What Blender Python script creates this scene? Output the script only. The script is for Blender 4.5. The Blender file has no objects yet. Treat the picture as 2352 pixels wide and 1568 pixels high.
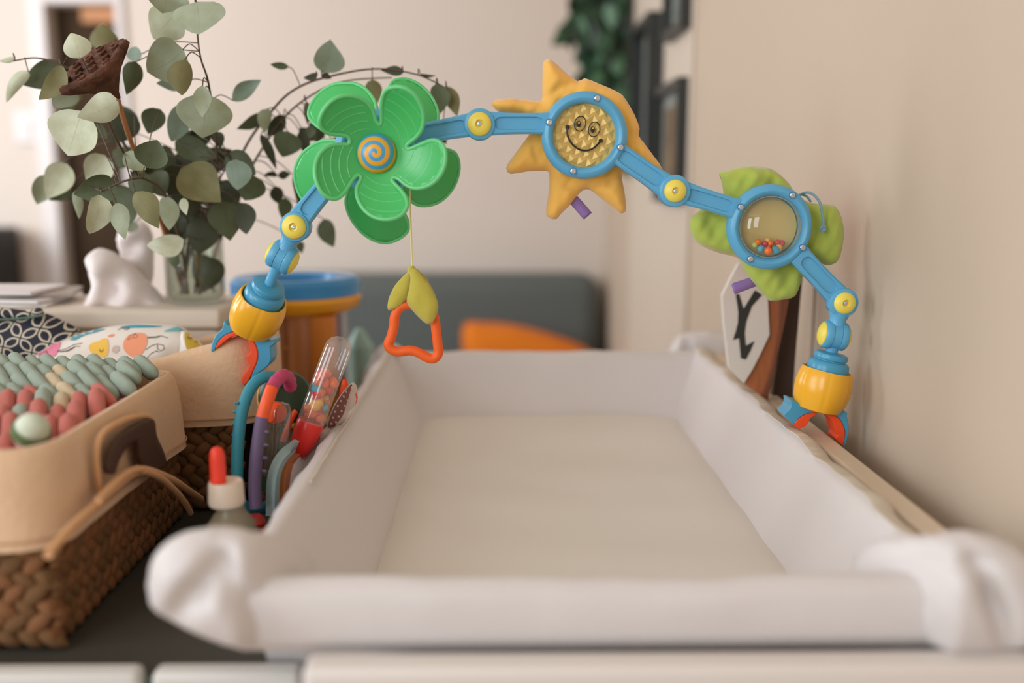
import bpy, bmesh, math, random
import numpy as np
from mathutils import Vector, Matrix
from mathutils.geometry import delaunay_2d_cdt
from mathutils.bvhtree import BVHTree

random.seed(7)
S = bpy.context.scene
COL = S.collection
R = math.radians
# ------------------------------------------------------------------ camera
F = 2287.0
TH = math.atan(379 / F)
YAW = math.atan(26 / F)
ZC = 1.235
cam = bpy.data.cameras.new('camera')
cam.sensor_fit = 'HORIZONTAL'
cam.sensor_width = 36
cam.lens = 36 * F / 2352
cam.clip_start = 0.02
co = bpy.data.objects.new('camera', cam)
COL.objects.link(co)
co.location = (0, 0, ZC)
co.rotation_euler = (R(90) - TH, 0, -YAW)
S.camera = co
cam.dof.use_dof = True
cam.dof.focus_distance = 0.985
cam.dof.aperture_fstop = 1.75
# ------------------------------------------------------------------ world and light
W = bpy.data.worlds.new('world')
S.world = W
W.use_nodes = True
W.node_tree.nodes['Background'].inputs[0].default_value = (0.97, 0.955, 0.90, 1)
W.node_tree.nodes['Background'].inputs[1].default_value = 0.54


def area(name, loc, target, sx, sy, power, col):
    l = bpy.data.lights.new(name, 'AREA')
    l.shape = 'RECTANGLE'
    l.size, l.size_y, l.energy, l.color = sx, sy, power, col
    o = bpy.data.objects.new(name, l)
    COL.objects.link(o)
    o.location = loc
    o.rotation_euler = (Vector(target) - Vector(loc)).to_track_quat('-Z', 'Y').to_euler()
    return o


area('window_light', (-2.35, -0.25, 1.62), (0.1, 1.1, 1.0), 0.8, 1.5, 23, (0.94, 1.0, 1.05))
area('window_light', (-1.45, -1.35, 1.80), (0.1, 1.1, 1.0), 0.8, 1.5, 23, (0.94, 1.0, 1.05))
area('back_wall_fill_light', (-2.6, 1.8, 1.7), (-0.4, 3.5, 1.2), 0.8, 1.2, 42, (0.94, 1.0, 1.06))  # unseen fill lamp, added to brighten the back wall
S.view_settings.view_transform = 'Standard'
S.view_settings.look = 'None'
S.view_settings.gamma = 1.0
S.view_settings.use_curve_mapping = False
S.view_settings.exposure = -0.09

# ------------------------------------------------------------------ camera maths: a pixel and a distance give a place in the room
_c, _s = math.cos(TH), math.sin(TH)
_cy, _sy = math.cos(YAW), math.sin(YAW)


def _rot(v):
    return Vector((v[0] * _cy + v[1] * _sy, -v[0] * _sy + v[1] * _cy, v[2]))


FWD, UP, RT = _rot((0, _c, -_s)), _rot((0, _s, _c)), _rot((1, 0, 0))
CAM = Vector((0, 0, ZC))


def ray(x, y):
    return FWD + RT * ((x - 1176) / F) - UP * ((y - 784) / F)


def P(x, y, Y):
    d = ray(x, y)
    return CAM + d * (Y / d.y)


def PZ(x, y, z):
    d = ray(x, y)
    return CAM + d * ((z - ZC) / d.z)


def PX(x, y, X):
    d = ray(x, y)
    return CAM + d * (X / d.x)


def px(Y):
    return Y / F      # metres per photo pixel at distance Y


# ------------------------------------------------------------------ materials
def lin(v):
    v /= 255.0
    return v / 12.92 if v <= 0.04045 else ((v + 0.055) / 1.055) ** 2.4


def C(r, g, b, k=0.80):
    return tuple(min(0.92, lin(v) / k) for v in (r, g, b)) + (1,)


MATS = {}


def M(name, rgb, rough=0.5, spec=0.5, metal=0.0, bump=None, var=0.0, vscale=30, sheen=0.0, coat=0.0, k=0.80, sss=0.0, stretch=None):
    if name in MATS:
        return MATS[name]
    m = bpy.data.materials.new(name)
    m.use_nodes = True
    nt = m.node_tree
    b = nt.nodes['Principled BSDF']
    col = C(*rgb, k=k)
    b.inputs['Base Color'].default_value = col
    b.inputs['Roughness'].default_value = rough
    b.inputs['Specular IOR Level'].default_value = spec
    b.inputs['Metallic'].default_value = metal
    b.inputs['Sheen Weight'].default_value = sheen
    b.inputs['Coat Weight'].default_value = coat
    if sss:
        b.inputs['Subsurface Weight'].default_value = sss
        b.inputs['Subsurface Radius'].default_value = (0.004, 0.003, 0.002)
    tc = nt.nodes.new('ShaderNodeTexCoord')
    src = tc.outputs['Object']
    if stretch:
        mp = nt.nodes.new('ShaderNodeMapping')
        mp.inputs['Scale'].default_value = stretch
        nt.links.new(src, mp.inputs[0])
        src = mp.outputs[0]
    if var:
        n = nt.nodes.new('ShaderNodeTexNoise')
        n.inputs['Scale'].default_value = vscale
        n.inputs['Detail'].default_value = 4
        nt.links.new(src, n.inputs['Vector'])
        r = nt.nodes.new('ShaderNodeValToRGB')
        r.color_ramp.elements[0].position = 0.3
        r.color_ramp.elements[1].position = 0.7
        r.color_ramp.elements[0].color = tuple(c * (1 - var) for c in col[:3]) + (1,)
        r.color_ramp.elements[1].color = tuple(min(.95, c * (1 + var)) for c in col[:3]) + (1,)
        nt.links.new(n.outputs[0], r.inputs[0])
        nt.links.new(r.outputs[0], b.inputs['Base Color'])
    if bump:
        n2 = nt.nodes.new('ShaderNodeTexNoise')
        n2.inputs['Scale'].default_value = bump[0]
        n2.inputs['Detail'].default_value = 3
        nt.links.new(src, n2.inputs['Vector'])
        bp = nt.nodes.new('ShaderNodeBump')
        bp.inputs['Strength'].default_value = bump[1]
        bp.inputs['Distance'].default_value = bump[2]
        nt.links.new(n2.outputs[0], bp.inputs['Height'])
        nt.links.new(bp.outputs[0], b.inputs['Normal'])
    MATS[name] = m
    return m


def clear(name, tint=(1, 1, 1), gloss=0.12, rough=0.03, film=0.0, film_col=(.8, .8, .8)):
    m = bpy.data.materials.new(name)
    m.use_nodes = True
    nt = m.node_tree
    nt.nodes.remove(nt.nodes['Principled BSDF'])
    out = nt.nodes['Material Output']
    tr = nt.nodes.new('ShaderNodeBsdfTransparent')
    tr.inputs[0].default_value = tint + (1,)
    gl = nt.nodes.new('ShaderNodeBsdfGlossy')
    gl.inputs['Roughness'].default_value = rough
    lw = nt.nodes.new('ShaderNodeLayerWeight')
    lw.inputs[0].default_value = 0.35
    mr = nt.nodes.new('ShaderNodeMapRange')
    mr.inputs['To Min'].default_value = gloss * 0.5
    mr.inputs['To Max'].default_value = min(1, gloss * 4)
    nt.links.new(lw.outputs['Facing'], mr.inputs[0])
    mx = nt.nodes.new('ShaderNodeMixShader')
    nt.links.new(mr.outputs[0], mx.inputs[0])
    first = tr.outputs[0]
    if film:
        df = nt.nodes.new('ShaderNodeBsdfDiffuse')
        df.inputs[0].default_value = film_col + (1,)
        m2 = nt.nodes.new('ShaderNodeMixShader')
        m2.inputs[0].default_value = film
        nt.links.new(tr.outputs[0], m2.inputs[1])
        nt.links.new(df.outputs[0], m2.inputs[2])
        first = m2.outputs[0]
    nt.links.new(first, mx.inputs[1])
    nt.links.new(gl.outputs[0], mx.inputs[2])
    nt.links.new(mx.outputs[0], out.inputs[0])
    MATS[name] = m
    return m


# ------------------------------------------------------------------ object helpers
WM = {}


def wm(o):
    return WM.get(o.name, Matrix.Identity(4))


def parent(o, p):
    o.parent = p
    o.matrix_parent_inverse = wm(p).inverted()


def thing(name, label, cat, loc=(0, 0, 0), group=None):
    o = bpy.data.objects.new(name, None)
    COL.objects.link(o)
    o.empty_display_size = 0.02
    o.location = loc
    WM[o.name] = Matrix.Translation(Vector(loc))
    o['label'] = label
    o['category'] = cat
    if group:
        o['group'] = group
    return o


def tag(o, label, cat, group=None):
    o['label'] = label
    o['category'] = cat
    if group:
        o['group'] = group
    return o


def finish(me, m, smooth=40):
    if m:
        me.materials.append(m)
    if smooth:
        me.shade_smooth()
        if smooth < 180:
            me.set_sharp_from_angle(angle=R(smooth))


def link(name, me, par=None, mat=None):
    o = bpy.data.objects.new(name, me)
    COL.objects.link(o)
    if mat is not None:
        o.matrix_world = mat
        WM[o.name] = mat.copy()
        if par:
            o.parent = par
            o.matrix_parent_inverse = wm(par).inverted()
            o.matrix_basis = mat
    elif par:
        parent(o, par)
    return o


def mesh(name, verts, faces, m, par=None, smooth=40, fix=True):
    me = bpy.data.meshes.new(name)
    me.from_pydata([tuple(v) for v in verts], [], faces)
    if fix:
        bm = bmesh.new()
        bm.from_mesh(me)
        bmesh.ops.recalc_face_normals(bm, faces=bm.faces)
        bm.to_mesh(me)
        bm.free()
    finish(me, m, smooth)
    return link(name, me, par)


def bevel(o, w, seg=2, angle=30):
    b = o.modifiers.new('bevel', 'BEVEL')
    b.width = w
    b.segments = seg
    b.limit_method = 'ANGLE'
    b.angle_limit = R(angle)
    return o


def subsurf(o, n=1):
    s = o.modifiers.new('subsurf', 'SUBSURF')
    s.levels = s.render_levels = n
    return o


def smoothline(pts, n=6, closed=False):
    pts = [Vector(p) for p in pts]
    out = []
    N = len(pts)
    rng = range(N) if closed else range(N - 1)
    for i in rng:
        if closed:
            a, b, c, d = pts[(i - 1) % N], pts[i], pts[(i + 1) % N], pts[(i + 2) % N]
        else:
            a, b, c, d = pts[max(i - 1, 0)], pts[i], pts[i + 1], pts[min(i + 2, N - 1)]
        for k in range(n):
            t = k / n
            out.append(0.5 * ((2 * b) + (c - a) * t + (2 * a - 5 * b + 4 * c - d) * t * t + (3 * b - a - 3 * c + d) * t ** 3))
    if not closed:
        out.append(pts[-1])
    return out


def tube_data(pts, r, n=8, closed=False, cap=True):
    pts = [Vector(p) for p in pts]
    N = len(pts)
    rad = r if isinstance(r, (list, tuple)) else [r] * N
    V, Fc = [], []
    T = []
    for i in range(N):
        if closed:
            t = pts[(i + 1) % N] - pts[i - 1]
        else:
            t = pts[min(i + 1, N - 1)] - pts[max(i - 1, 0)]
        T.append(t.normalized() if t.length > 1e-9 else Vector((0, 0, 1)))
    nrm = T[0].orthogonal().normalized()
    for i in range(N):
        nrm = (nrm - T[i] * nrm.dot(T[i]))
        nrm = nrm.normalized() if nrm.length > 1e-9 else T[i].orthogonal().normalized()
        bn = T[i].cross(nrm)
        for k in range(n):
            a = 2 * math.pi * k / n
            V.append(pts[i] + (nrm * math.cos(a) + bn * math.sin(a)) * rad[i])
    for i in range(N if closed else N - 1):
        j = (i + 1) % N
        for k in range(n):
            k2 = (k + 1) % n
            Fc.append((i * n + k, i * n + k2, j * n + k2, j * n + k))
    if not closed and cap:
        Fc.append(tuple(range(n - 1, -1, -1)))
        Fc.append(tuple((N - 1) * n + k for k in range(n)))
    return V, Fc


def tube(name, pts, r, m, par=None, n=10, closed=False, smooth=60):
    V, Fc = tube_data(pts, r, n, closed)
    return mesh(name, V, Fc, m, par, smooth, fix=not closed)


def multi(name, parts, m, par=None, smooth=60):
    V, Fc = [], []
    for v, f in parts:
        o = len(V)
        V += list(v)
        Fc += [tuple(i + o for i in q) for q in f]
    return mesh(name, V, Fc, m, par, smooth)


def basis(axis, hint=None):
    a = Vector(axis).normalized()
    h = Vector(hint) if hint else (Vector((0, 0, 1)) if abs(a.z) < 0.9 else Vector((1, 0, 0)))
    u = (h - a * h.dot(a)).normalized()
    return a, u, a.cross(u)


def lathe_data(prof, org, axis, n=32, rfun=None, close=True):
    """prof: [(radius, height)] along axis"""
    a, u, v = basis(axis)
    org = Vector(org)
    V, Fc = [], []
    for (r, h) in prof:
        for k in range(n):
            t = 2 * math.pi * k / n
            rr = r * (rfun(t, h) if rfun else 1)
            V.append(org + a * h + (u * math.cos(t) + v * math.sin(t)) * rr)
    for i in range(len(prof) - 1):
        for k in range(n):
            k2 = (k + 1) % n
            Fc.append((i * n + k, i * n + k2, (i + 1) * n + k2, (i + 1) * n + k))
    if close:
        Fc.append(tuple(range(n - 1, -1, -1)))
        Fc.append(tuple((len(prof) - 1) * n + k for k in range(n)))
    return V, Fc


def lathe(name, prof, org, axis, m, par=None, n=32, rfun=None, close=True, smooth=40):
    V, Fc = lathe_data(prof, org, axis, n, rfun, close)
    return mesh(name, V, Fc, m, par, smooth)


def ringlathe(name, prof, org, axis, m, par=None, n=64, smooth=40):
    """closed profile swept round the axis"""
    V, Fc = lathe_data(prof + [prof[0]], org, axis, n, None, False)
    return mesh(name, V, Fc, m, par, smooth)


def box_data(lo, hi):
    x0, y0, z0 = lo
    x1, y1, z1 = hi
    V = [(x0, y0, z0), (x1, y0, z0), (x1, y1, z0), (x0, y1, z0), (x0, y0, z1), (x1, y0, z1), (x1, y1, z1), (x0, y1, z1)]
    Fc = [(0, 3, 2, 1), (4, 5, 6, 7), (0, 1, 5, 4), (1, 2, 6, 5), (2, 3, 7, 6), (3, 0, 4, 7)]
    return V, Fc


def box(name, lo, hi, m, par=None, bv=0.0, seg=2):
    V, Fc = box_data(lo, hi)
    o = mesh(name, V, Fc, m, par, 40)
    if bv:
        bevel(o, bv, seg)
    return o


def xf(pts, ox, oy, s):
    return [(ox + x * s, oy + y * s) for x, y in pts]


def extrude_px(name, poly, Yf, Yb, m, par=None, bv=0.0, smooth=35, seg=2):
    """outline at distance Yf, given real thickness back to Yb (parallel sides)"""
    fr = [P(x, y, Yf) for x, y in poly]
    n = len(fr)
    bk = [p + Vector((0, Yb - Yf, 0)) for p in fr]
    Fc = [tuple(range(n)), tuple(range(2 * n - 1, n - 1, -1))]
    for i in range(n):
        j = (i + 1) % n
        Fc.append((i, n + i, n + j, j))
    o = mesh(name, fr + bk, Fc, m, par, smooth)
    if bv:
        bevel(o, bv, seg)
    return o


def seg_dist(pts, poly):
    pts = np.asarray(pts, float)
    poly = np.asarray(poly, float)
    a = poly
    b = np.roll(poly, -1, 0)
    ab = b - a
    L = (ab ** 2).sum(1) + 1e-12
    d = np.full(len(pts), 1e9)
    for i in range(len(a)):
        t = np.clip(((pts - a[i]) @ ab[i]) / L[i], 0, 1)
        q = a[i] + t[:, None] * ab[i]
        d = np.minimum(d, np.sqrt(((pts - q) ** 2).sum(1)))
    return d


def inside(pts, poly):
    pts = np.asarray(pts, float)
    poly = np.asarray(poly, float)
    x, y = pts[:, 0], pts[:, 1]
    r = np.zeros(len(pts), bool)
    j = len(poly) - 1
    for i in range(len(poly)):
        xi, yi = poly[i]
        xj, yj = poly[j]
        cnd = ((yi > y) != (yj > y)) & (x < (xj - xi) * (y - yi) / (yj - yi + 1e-12) + xi)
        r ^= cnd
        j = i
    return r


def fill2d(poly, res):
    """triangulated fill of a polygon (same units as res)"""
    poly = [tuple(p) for p in poly]
    a = np.array(poly)
    lo, hi = a.min(0), a.max(0)
    gx = np.arange(lo[0] + res / 2, hi[0], res)
    gy = np.arange(lo[1] + res / 2, hi[1], res)
    g = np.array([(x + (res / 2 if k % 2 else 0), y) for k, y in enumerate(gy) for x in gx])
    if len(g):
        g = g[inside(g, a)]
    if len(g):
        g = g[seg_dist(g, a) > res * 0.45]
    vs = [Vector(p) for p in poly] + [Vector((float(p[0]), float(p[1]))) for p in g]
    r = delaunay_2d_cdt(vs, [], [list(range(len(poly)))], 1, 1e-6)
    V = np.array([tuple(v) for v in r[0]])
    tri = [tuple(f) for f in r[2]]
    return V, tri


def pillow_px(name, poly, Y, tf, tb, fall, m, par=None, res=9, depth=None, crease=None, power=0.5, sm=4, back=True, smooth=180):
    """soft stuffed shape: outline at distance Y, bulging tf towards and tb away from the viewer's side; fall, res in px"""
    pl = [tuple(p) for p in smoothline([(x, y) for x, y in poly], sm, True)] if sm else poly
    V2, tri = fill2d(pl, res)
    d = seg_dist(V2, pl)
    q = np.clip(d / fall, 0, 1)
    h = (1 - (1 - q) ** 2) ** power
    edge = d < 1e-3
    front, bk = [], []
    for i, (x, y) in enumerate(V2):
        dy = depth(x, y) if depth else 0
        base = P(x, y, Y)
        ex = crease(x, y, q[i]) if crease else 0
        front.append(base + Vector((0, dy - tf * h[i] + ex, 0)))
        bk.append(base + Vector((0, dy + tb * h[i] + ex, 0)))
    n = len(V2)
    if not back:
        return mesh(name, front, tri, m, par, smooth)
    idx = [i if edge[i] else n + i for i in range(n)]
    Fc = list(tri) + [(idx[c], idx[b], idx[a]) for a, b, c in tri]
    allv = front + bk
    used = sorted({i for f in Fc for i in f})
    mp = {u: k for k, u in enumerate(used)}
    return mesh(name, [allv[u] for u in used], [tuple(mp[i] for i in f) for f in Fc], m, par, smooth)


def bvh_of(*objs):
    V, Fc = [], []
    for o in objs:
        k = len(V)
        V += [v.co.copy() for v in o.data.vertices]
        Fc += [tuple(i + k for i in p.vertices) for p in o.data.polygons]
    return BVHTree.FromPolygons(V, Fc)


def hit(b, x, y):
    d = ray(x, y).normalized()
    p, n, i, dist = b.ray_cast(CAM, d)
    return p, n


def decal(name, poly, b, m, par, off=0.0006, res=6, sm=4):
    """flat printed patch lying on a surface"""
    pl = [tuple(p) for p in smoothline(poly, sm, True)] if sm else poly
    V2, tri = fill2d(pl, res)
    V, ok = [], []
    for x, y in V2:
        p, n = hit(b, x, y)
        ok.append(p is not None)
        if p is None:
            V.append(Vector((0, 0, 0)))
        else:
            if n.dot(ray(x, y)) > 0:
                n = -n
            V.append(p + n * off)
    tri = [t for t in tri if all(ok[i] for i in t)]
    used = sorted({i for t in tri for i in t})
    mp = {u: k for k, u in enumerate(used)}
    return mesh(name, [V[u] for u in used], [tuple(mp[i] for i in t) for t in tri], m, par, 180)


def stroke_data(pts, b, r, off=0.0004, n=5):
    out = []
    for x, y in pts:
        p, nn = hit(b, x, y)
        if p is not None:
            if nn.dot(ray(x, y)) > 0:
                nn = -nn
            out.append(p + nn * off)
    return tube_data(out, r, n) if len(out) > 1 else ([], [])


# ================================================================== SETTING
XW = 0.372
YB = 3.60
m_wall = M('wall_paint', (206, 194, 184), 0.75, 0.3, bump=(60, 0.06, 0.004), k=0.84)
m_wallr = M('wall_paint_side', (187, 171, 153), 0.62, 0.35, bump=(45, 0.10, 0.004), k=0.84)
m_white = M('white_trim', (205, 198, 196), 0.45)
m_floor = M('floor_wood', (150, 115, 80), 0.45, var=0.2, vscale=8, stretch=(1, 0.15, 1))
m_ceil = M('ceiling_paint', (222, 214, 206), 0.8)
dl, dr = P(126, 300, YB).x, P(284, 300, YB).x
dz = P(190, 9, YB).z


def struct(o):
    o['kind'] = 'structure'
    return o


V, Fc = [], []
for lo, hi in (((-3.0, YB, 0), (dl, YB + .12, 2.6)), ((dr, YB, 0), (XW + .1, YB + .12, 2.6)), ((dl, YB, dz), (dr, YB + .12, 2.6))):
    v, f = box_data(lo, hi)
    k = len(V)
    V += v
    Fc += [tuple(i + k for i in q) for q in f]
struct(mesh('wall_back', V, Fc, m_wall, None, 0))
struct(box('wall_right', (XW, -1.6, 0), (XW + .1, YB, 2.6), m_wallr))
struct(box('wall_left', (-3.1, 0.4, 0), (-3.0, YB + .12, 2.6), m_wall))
struct(box('floor', (-3.1, -1.6, -0.05), (XW + .1, YB + .8, 0), m_floor))
struct(box('ceiling', (-3.1, -1.6, 2.6), (XW + .1, YB + .8, 2.65), m_ceil))
struct(box('baseboard_back', (dr + .09, YB - .015, 0), (XW, YB, .08), m_white, bv=.003))
struct(box('baseboard_right', (XW - .015, -1.5, 0), (XW, YB - .016, .08), m_white, bv=.003))
# thin strip on the far right wall, slightly paler than the wall
m_panel = M('pale_strip_tone', (197, 184, 169), 0.6, k=0.84)
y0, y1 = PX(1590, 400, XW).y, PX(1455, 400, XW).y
struct(box('pale_strip_1', (XW - .008, y0, .08), (XW, y1, 2.6), m_panel, bv=.002))
# doorway: added dark slab stands in for the unlit corridor
m_door = M('corridor_shade', (50, 38, 26), 0.8, 0.15, var=0.15, vscale=6, stretch=(6, 6, .6), k=0.6)
m_door2 = M('corridor_glow', (150, 100, 58), 0.5, var=0.15, vscale=6, k=0.6)
door = struct(box('doorway_1', (dl - .0, YB + .065, 0), (dr, YB + .105, dz - .001), m_door))
for (a, b_, c, d) in ((.12, .88, .10, .42), (.12, .88, .50, .86)):
    w = dr - dl
    o = box('doorway_panel', (dl + w * a, YB + .055, dz * c), (dl + w * b_, YB + .066, dz * d), m_door, door, bv=.006)
tr = box('orange_glow_strip', (dl + .10, YB + .045, dz - .055), (dr, YB + .066, dz - .002), m_door2, door, bv=.002)  # added strip; its colour stands in for the orange highlight inside the doorway
cw = abs(P(70, 300, YB).x - P(108, 300, YB).x)
box('door_casing', (dl - cw, YB - .02, 0), (dl, YB, dz + cw * .9), m_white, door, bv=.004)
box('door_casing', (dr, YB - .02, 0), (dr + cw * .5, YB, dz + cw * .9), m_white, door, bv=.004)
box('door_casing', (dl, YB - .02, dz), (dr, YB, dz + cw * .9), m_white, door, bv=.004)

# ================================================================== CHANGING TABLE AND MAT
TZ = 0.885
m_beech = M('pale_lacquered_wood', (198, 180, 158), 0.42, 0.5, var=0.05, vscale=12, stretch=(6, .6, 6))
m_wlac = M('white_lacquer', (206, 199, 194), 0.45)
tbl = thing('changing_table', 'white changing table with a raised pale wooden rail along the wall, under the mat', 'changing table', (0.07, 1.0, 0))
box('table_top', (-.1205, .60, TZ - .025), (.325, 1.50, TZ), m_wlac, tbl, bv=.002)
rz = .975
V = []
box('side_rail', (.3135, .645, .80), (.3345, 1.62, rz), m_beech, tbl, bv=.003, seg=3)
# front rail: top seen as a beige ledge, rounded left end
zf = P(1200, 1512, .585).z
V, Fc = box_data((P(700, 1520, .585).x, .572, .70), (.371, .597, zf))
fr = mesh('front_rail', V, Fc, m_wlac, tbl)
bevel(fr, .006, 4)
box('back_rail', (-.1205, 1.501, .80), (.312, 1.52, .93), m_wlac, tbl, bv=.003)
for (lx, ly) in ((-.095, .605), (.285, .605), (-.095, 1.455), (.285, 1.455)):
    box('leg', (lx - .02, ly - .02 + .02, 0), (lx + .02, ly + .04, TZ - .026), m_wlac, tbl, bv=.003)

m_mat = M('white_vinyl', (205, 199, 198), 0.42, 0.45, bump=(22, 0.10, 0.01), k=0.85)
m_matseam = M('mat_piping', (196, 184, 170), 0.6, bump=(500, .5, .002))
m_quilt = M('quilted_vinyl', (203, 194, 180), 0.5, 0.4, bump=(30, 0.45, 0.01), stretch=(.5, 1.6, 1), k=0.80)
mat = thing('changing_mat', 'white padded changing mat with raised sides lying on the changing table', 'changing mat', (0.07, 1.0, TZ))
ZB, ZR = .897, .981


def sweep(name, prof, path, m, wob=0.0):
    """prof(t) -> list of points at path value t"""
    rows = [prof(t) for t in path]
    n = len(rows[0])
    V, Fc = [], []
    for i, r in enumerate(rows):
        for k, p in enumerate(r):
            V.append(Vector(p))
    for i in range(len(rows) - 1):
        for k in range(n - 1):
            Fc.append((i * n + k, i * n + k + 1, (i + 1) * n + k + 1, (i + 1) * n + k))
    Fc.append(tuple(range(n)))
    Fc.append(tuple((len(rows) - 1) * n + k for k in range(n - 1, -1, -1)))
    return mesh(name, V, Fc, m, mat, 70)


def nz(a, b, s=1.0):
    return (math.sin(a * 37.1 + b * 11.3) + math.sin(a * 71.7 - b * 23.9 + 1.3) * .6 + math.sin(a * 131. + b * 57. + 2.1) * .35) * s


ys = list(np.linspace(.615, 1.455, 60))
# left side bolster
def profL(y):
    w = nz(y, 0, .0012)
    e = max(0, (y - 1.30) / .155)
    ins = -.110 + .0 * e
    pts = [(-.166, y, TZ + .001), (-.177 + w, y, .92), (-.180 + w, y, .965), (-.176 + w, y, .978), (-.168, y, .984 + w * .5), (-.160, y, ZR + .002), (-.152, y, .972), (-.142, y, .955), (-.130, y, .930), (-.119, y, .910), (ins, y, ZB), (ins + .004, y, TZ + .001)]
    return pts
sweep('side_bolster', profL, [y for y in ys if y > .668], m_mat)
def profR(y):
    w = nz(y, 2, .0013)
    pts = [(.246, y, TZ + .001), (.250, y, ZB), (.258, y, .915), (.268, y, .937), (.277, y, .960), (.283, y, .976), (.288 + w, y, ZR + .002 + w * .4), (.298 + w, y, ZR + .001 + w), (.308, y, .975 + w), (.3125, y, .962), (.3128, y, .93), (.312, y, TZ + .001)]
    return pts
rb = sweep('side_bolster', profR, ys, m_mat)
def profQ(y):
    w = nz(y, 2, .0013)
    k = .0012
    return [(.2885 + w, y, ZR + .0005 + w * .4), (.2885 + w, y, ZR + .0025 + w * .4 + k * .3), (.298 + w, y, ZR + .001 + w + k + nz(y * 2.1, 4, .0006)), (.3075 + w, y, .9755 + w + k + nz(y * 2.3, 1, .0006)), (.3128, y, .962), (.306, y, .962), (.296, y, .972)]
sweep('quilted_top', profQ, list(np.linspace(.64, 1.45, 160)), m_quilt)
xs = list(np.linspace(-.150, .286, 40))
def profB(x):
    w = nz(x, 3, .0008)
    return [(x, 1.365, TZ + .001), (x, 1.372, ZB), (x, 1.392, .912), (x, 1.412, .938), (x, 1.425 + w, .962), (x, 1.433, .978 + w), (x, 1.445, ZR + w), (x, 1.458, .978), (x, 1.466, .96), (x, 1.466, .90), (x, 1.460, TZ + .001)]
sweep('end_bolster', profB, xs, m_mat)
xs2 = list(np.linspace(-.168, .306, 40))
def profF(x):
    w = nz(x, 5, .001)
    sag = -.003 * math.exp(-((x - .08) / .09) ** 2)
    z = ZR + sag + w * .6
    return [(x, .672, TZ + .001), (x, .664, .90), (x, .648, .925), (x, .630, .955), (x, .619, z - .004), (x, .611, z), (x, .603 + w, z - .002), (x, .597 + w, z - .012), (x, .5978, .956), (x, .5985, .944), (x, .604, .933), (x, .622, .928), (x, .662, .924)]
sweep('end_bolster', profF, xs2, m_mat)
# base cushion with soft wrinkles; warm, lighter colour stands in for bounced light
V, Fc = [], []
nx, ny = 36, 60
for j in range(ny + 1):
    for i in range(nx + 1):
        x = -.114 + i / nx * (.256 + .114)
        y = .655 + j / ny * (1.372 - .655)
        ed = min(i, nx - i) / nx
        z = ZB - .005 + .010 * (1 - math.exp(-ed * 16)) + .0009 * math.sin(y * 46 + math.sin(x * 9) * 1.5) * math.exp(-((y - 1.0) / .25) ** 2) + nz(x * .4, y * .3, .0004)
        V.append((x, y, z))
for j in range(ny):
    for i in range(nx):
        a = j * (nx + 1) + i
        Fc.append((a, a + 1, a + nx + 2, a + nx + 1))
mesh('base_cushion', V, Fc, M('cushion_bounce_tint', (208, 202, 194), 0.7, 0.3, bump=(18, .12, .01), k=.80), mat, 180)
# seam piping along the inner top of the left side
tube('piping', [(-.1585 + nz(y, 9, .0004), y, ZR + .0035) for y in np.linspace(.80, 1.452, 60)], .0016, m_matseam, mat, 6)
# puffy corners
def fold1(x, y, q):
    return .017 * math.exp(-(((x - 470) * .8 + (y - 1330) * .62) / 34) ** 2) * q + .018 * math.exp(-(((x - 600) * .85 - (y - 1390) * .52) / 30) ** 2) * q
def fold2(x, y, q):
    return .018 * math.exp(-(((x - 2250) * .95 - (y - 1350) * .35) / 26) ** 2) * q + .008 * math.exp(-(((x - 2090) * .8 + (y - 1330) * .6) / 30) ** 2) * q + .012 * math.exp(-((y - 1285 + (x - 2050) * .12) / 18) ** 2) * q
pillow_px('corner_flap', [(343, 1350), (350, 1285), (392, 1238), (460, 1216), (540, 1220), (596, 1240), (640, 1282), (676, 1340), (700, 1410), (690, 1470), (630, 1490), (545, 1480), (440, 1440), (365, 1398)], .606, .026, .030, 120, m_mat, mat, 11, crease=fold1, depth=lambda x, y: .055 * min(1, max(0, (x - 560) / 130)) ** 1.3)
pillow_px('corner_flap', [(2030, 1400), (2046, 1335), (2082, 1282), (2140, 1242), (2210, 1222), (2290, 1232), (2360, 1275), (2405, 1340), (2400, 1430), (2340, 1482), (2220, 1492), (2110, 1488), (2050, 1468)], .603, .026, .028, 120, m_mat, mat, 11, crease=fold2, depth=lambda x, y: .055 * min(1, max(0, (2170 - x) / 130)) ** 1.3)
pillow_px('corner_flap', [(1530, 830), (1545, 790), (1562, 768), (1610, 760), (1665, 764), (1705, 785), (1720, 830), (1690, 862), (1600, 870)], 1.475, .012, .02, 40, m_mat, mat, 9, crease=lambda x, y, q: .01 * math.exp(-((x - 1575) / 10) ** 2) * q)
pillow_px('corner_flap', [(836, 880), (850, 830), (868, 800), (895, 787), (925, 800), (945, 840), (930, 890)], 1.462, .012, .02, 30, m_mat, mat, 8)

# ================================================================== TOY ARCH
YA = 0.98
sA = (P(1277, 700, YA) - P(1177, 700, YA)).length / 100 * 1.0
UX, UZ, UW = Vector((1, 0, 0)), Vector((0, 0, 1)), Vector((0, -1, 0))
m_blue = M('blue_plastic', (84, 156, 194), 0.38, 0.5, coat=0.1, bump=(900, .04, .001), k=0.80)
m_yel = M('yellow_plastic', (222, 202, 84), 0.35, 0.5)
m_org = M('amber_plastic', (236, 168, 42), 0.24, 0.5, k=0.85)
m_red = M('red_orange_rubber', (224, 72, 26), 0.5)
m_metal = M('steel', (200, 200, 200), 0.25, metal=1)
m_dark = M('dark_hole', (40, 38, 36), 0.6)
m_green = M('green_plastic', (64, 172, 92), 0.28, 0.5, k=0.82, bump=(500, .03, .001))
m_greenr = M('green_plastic_rim', (96, 190, 120), 0.3, 0.5, k=0.82)
arch = thing('toy_arch', 'blue jointed toy arch with green flower, sun and leaves, clamped over the changing mat', 'baby toy', P(1240, 800, YA))


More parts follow.
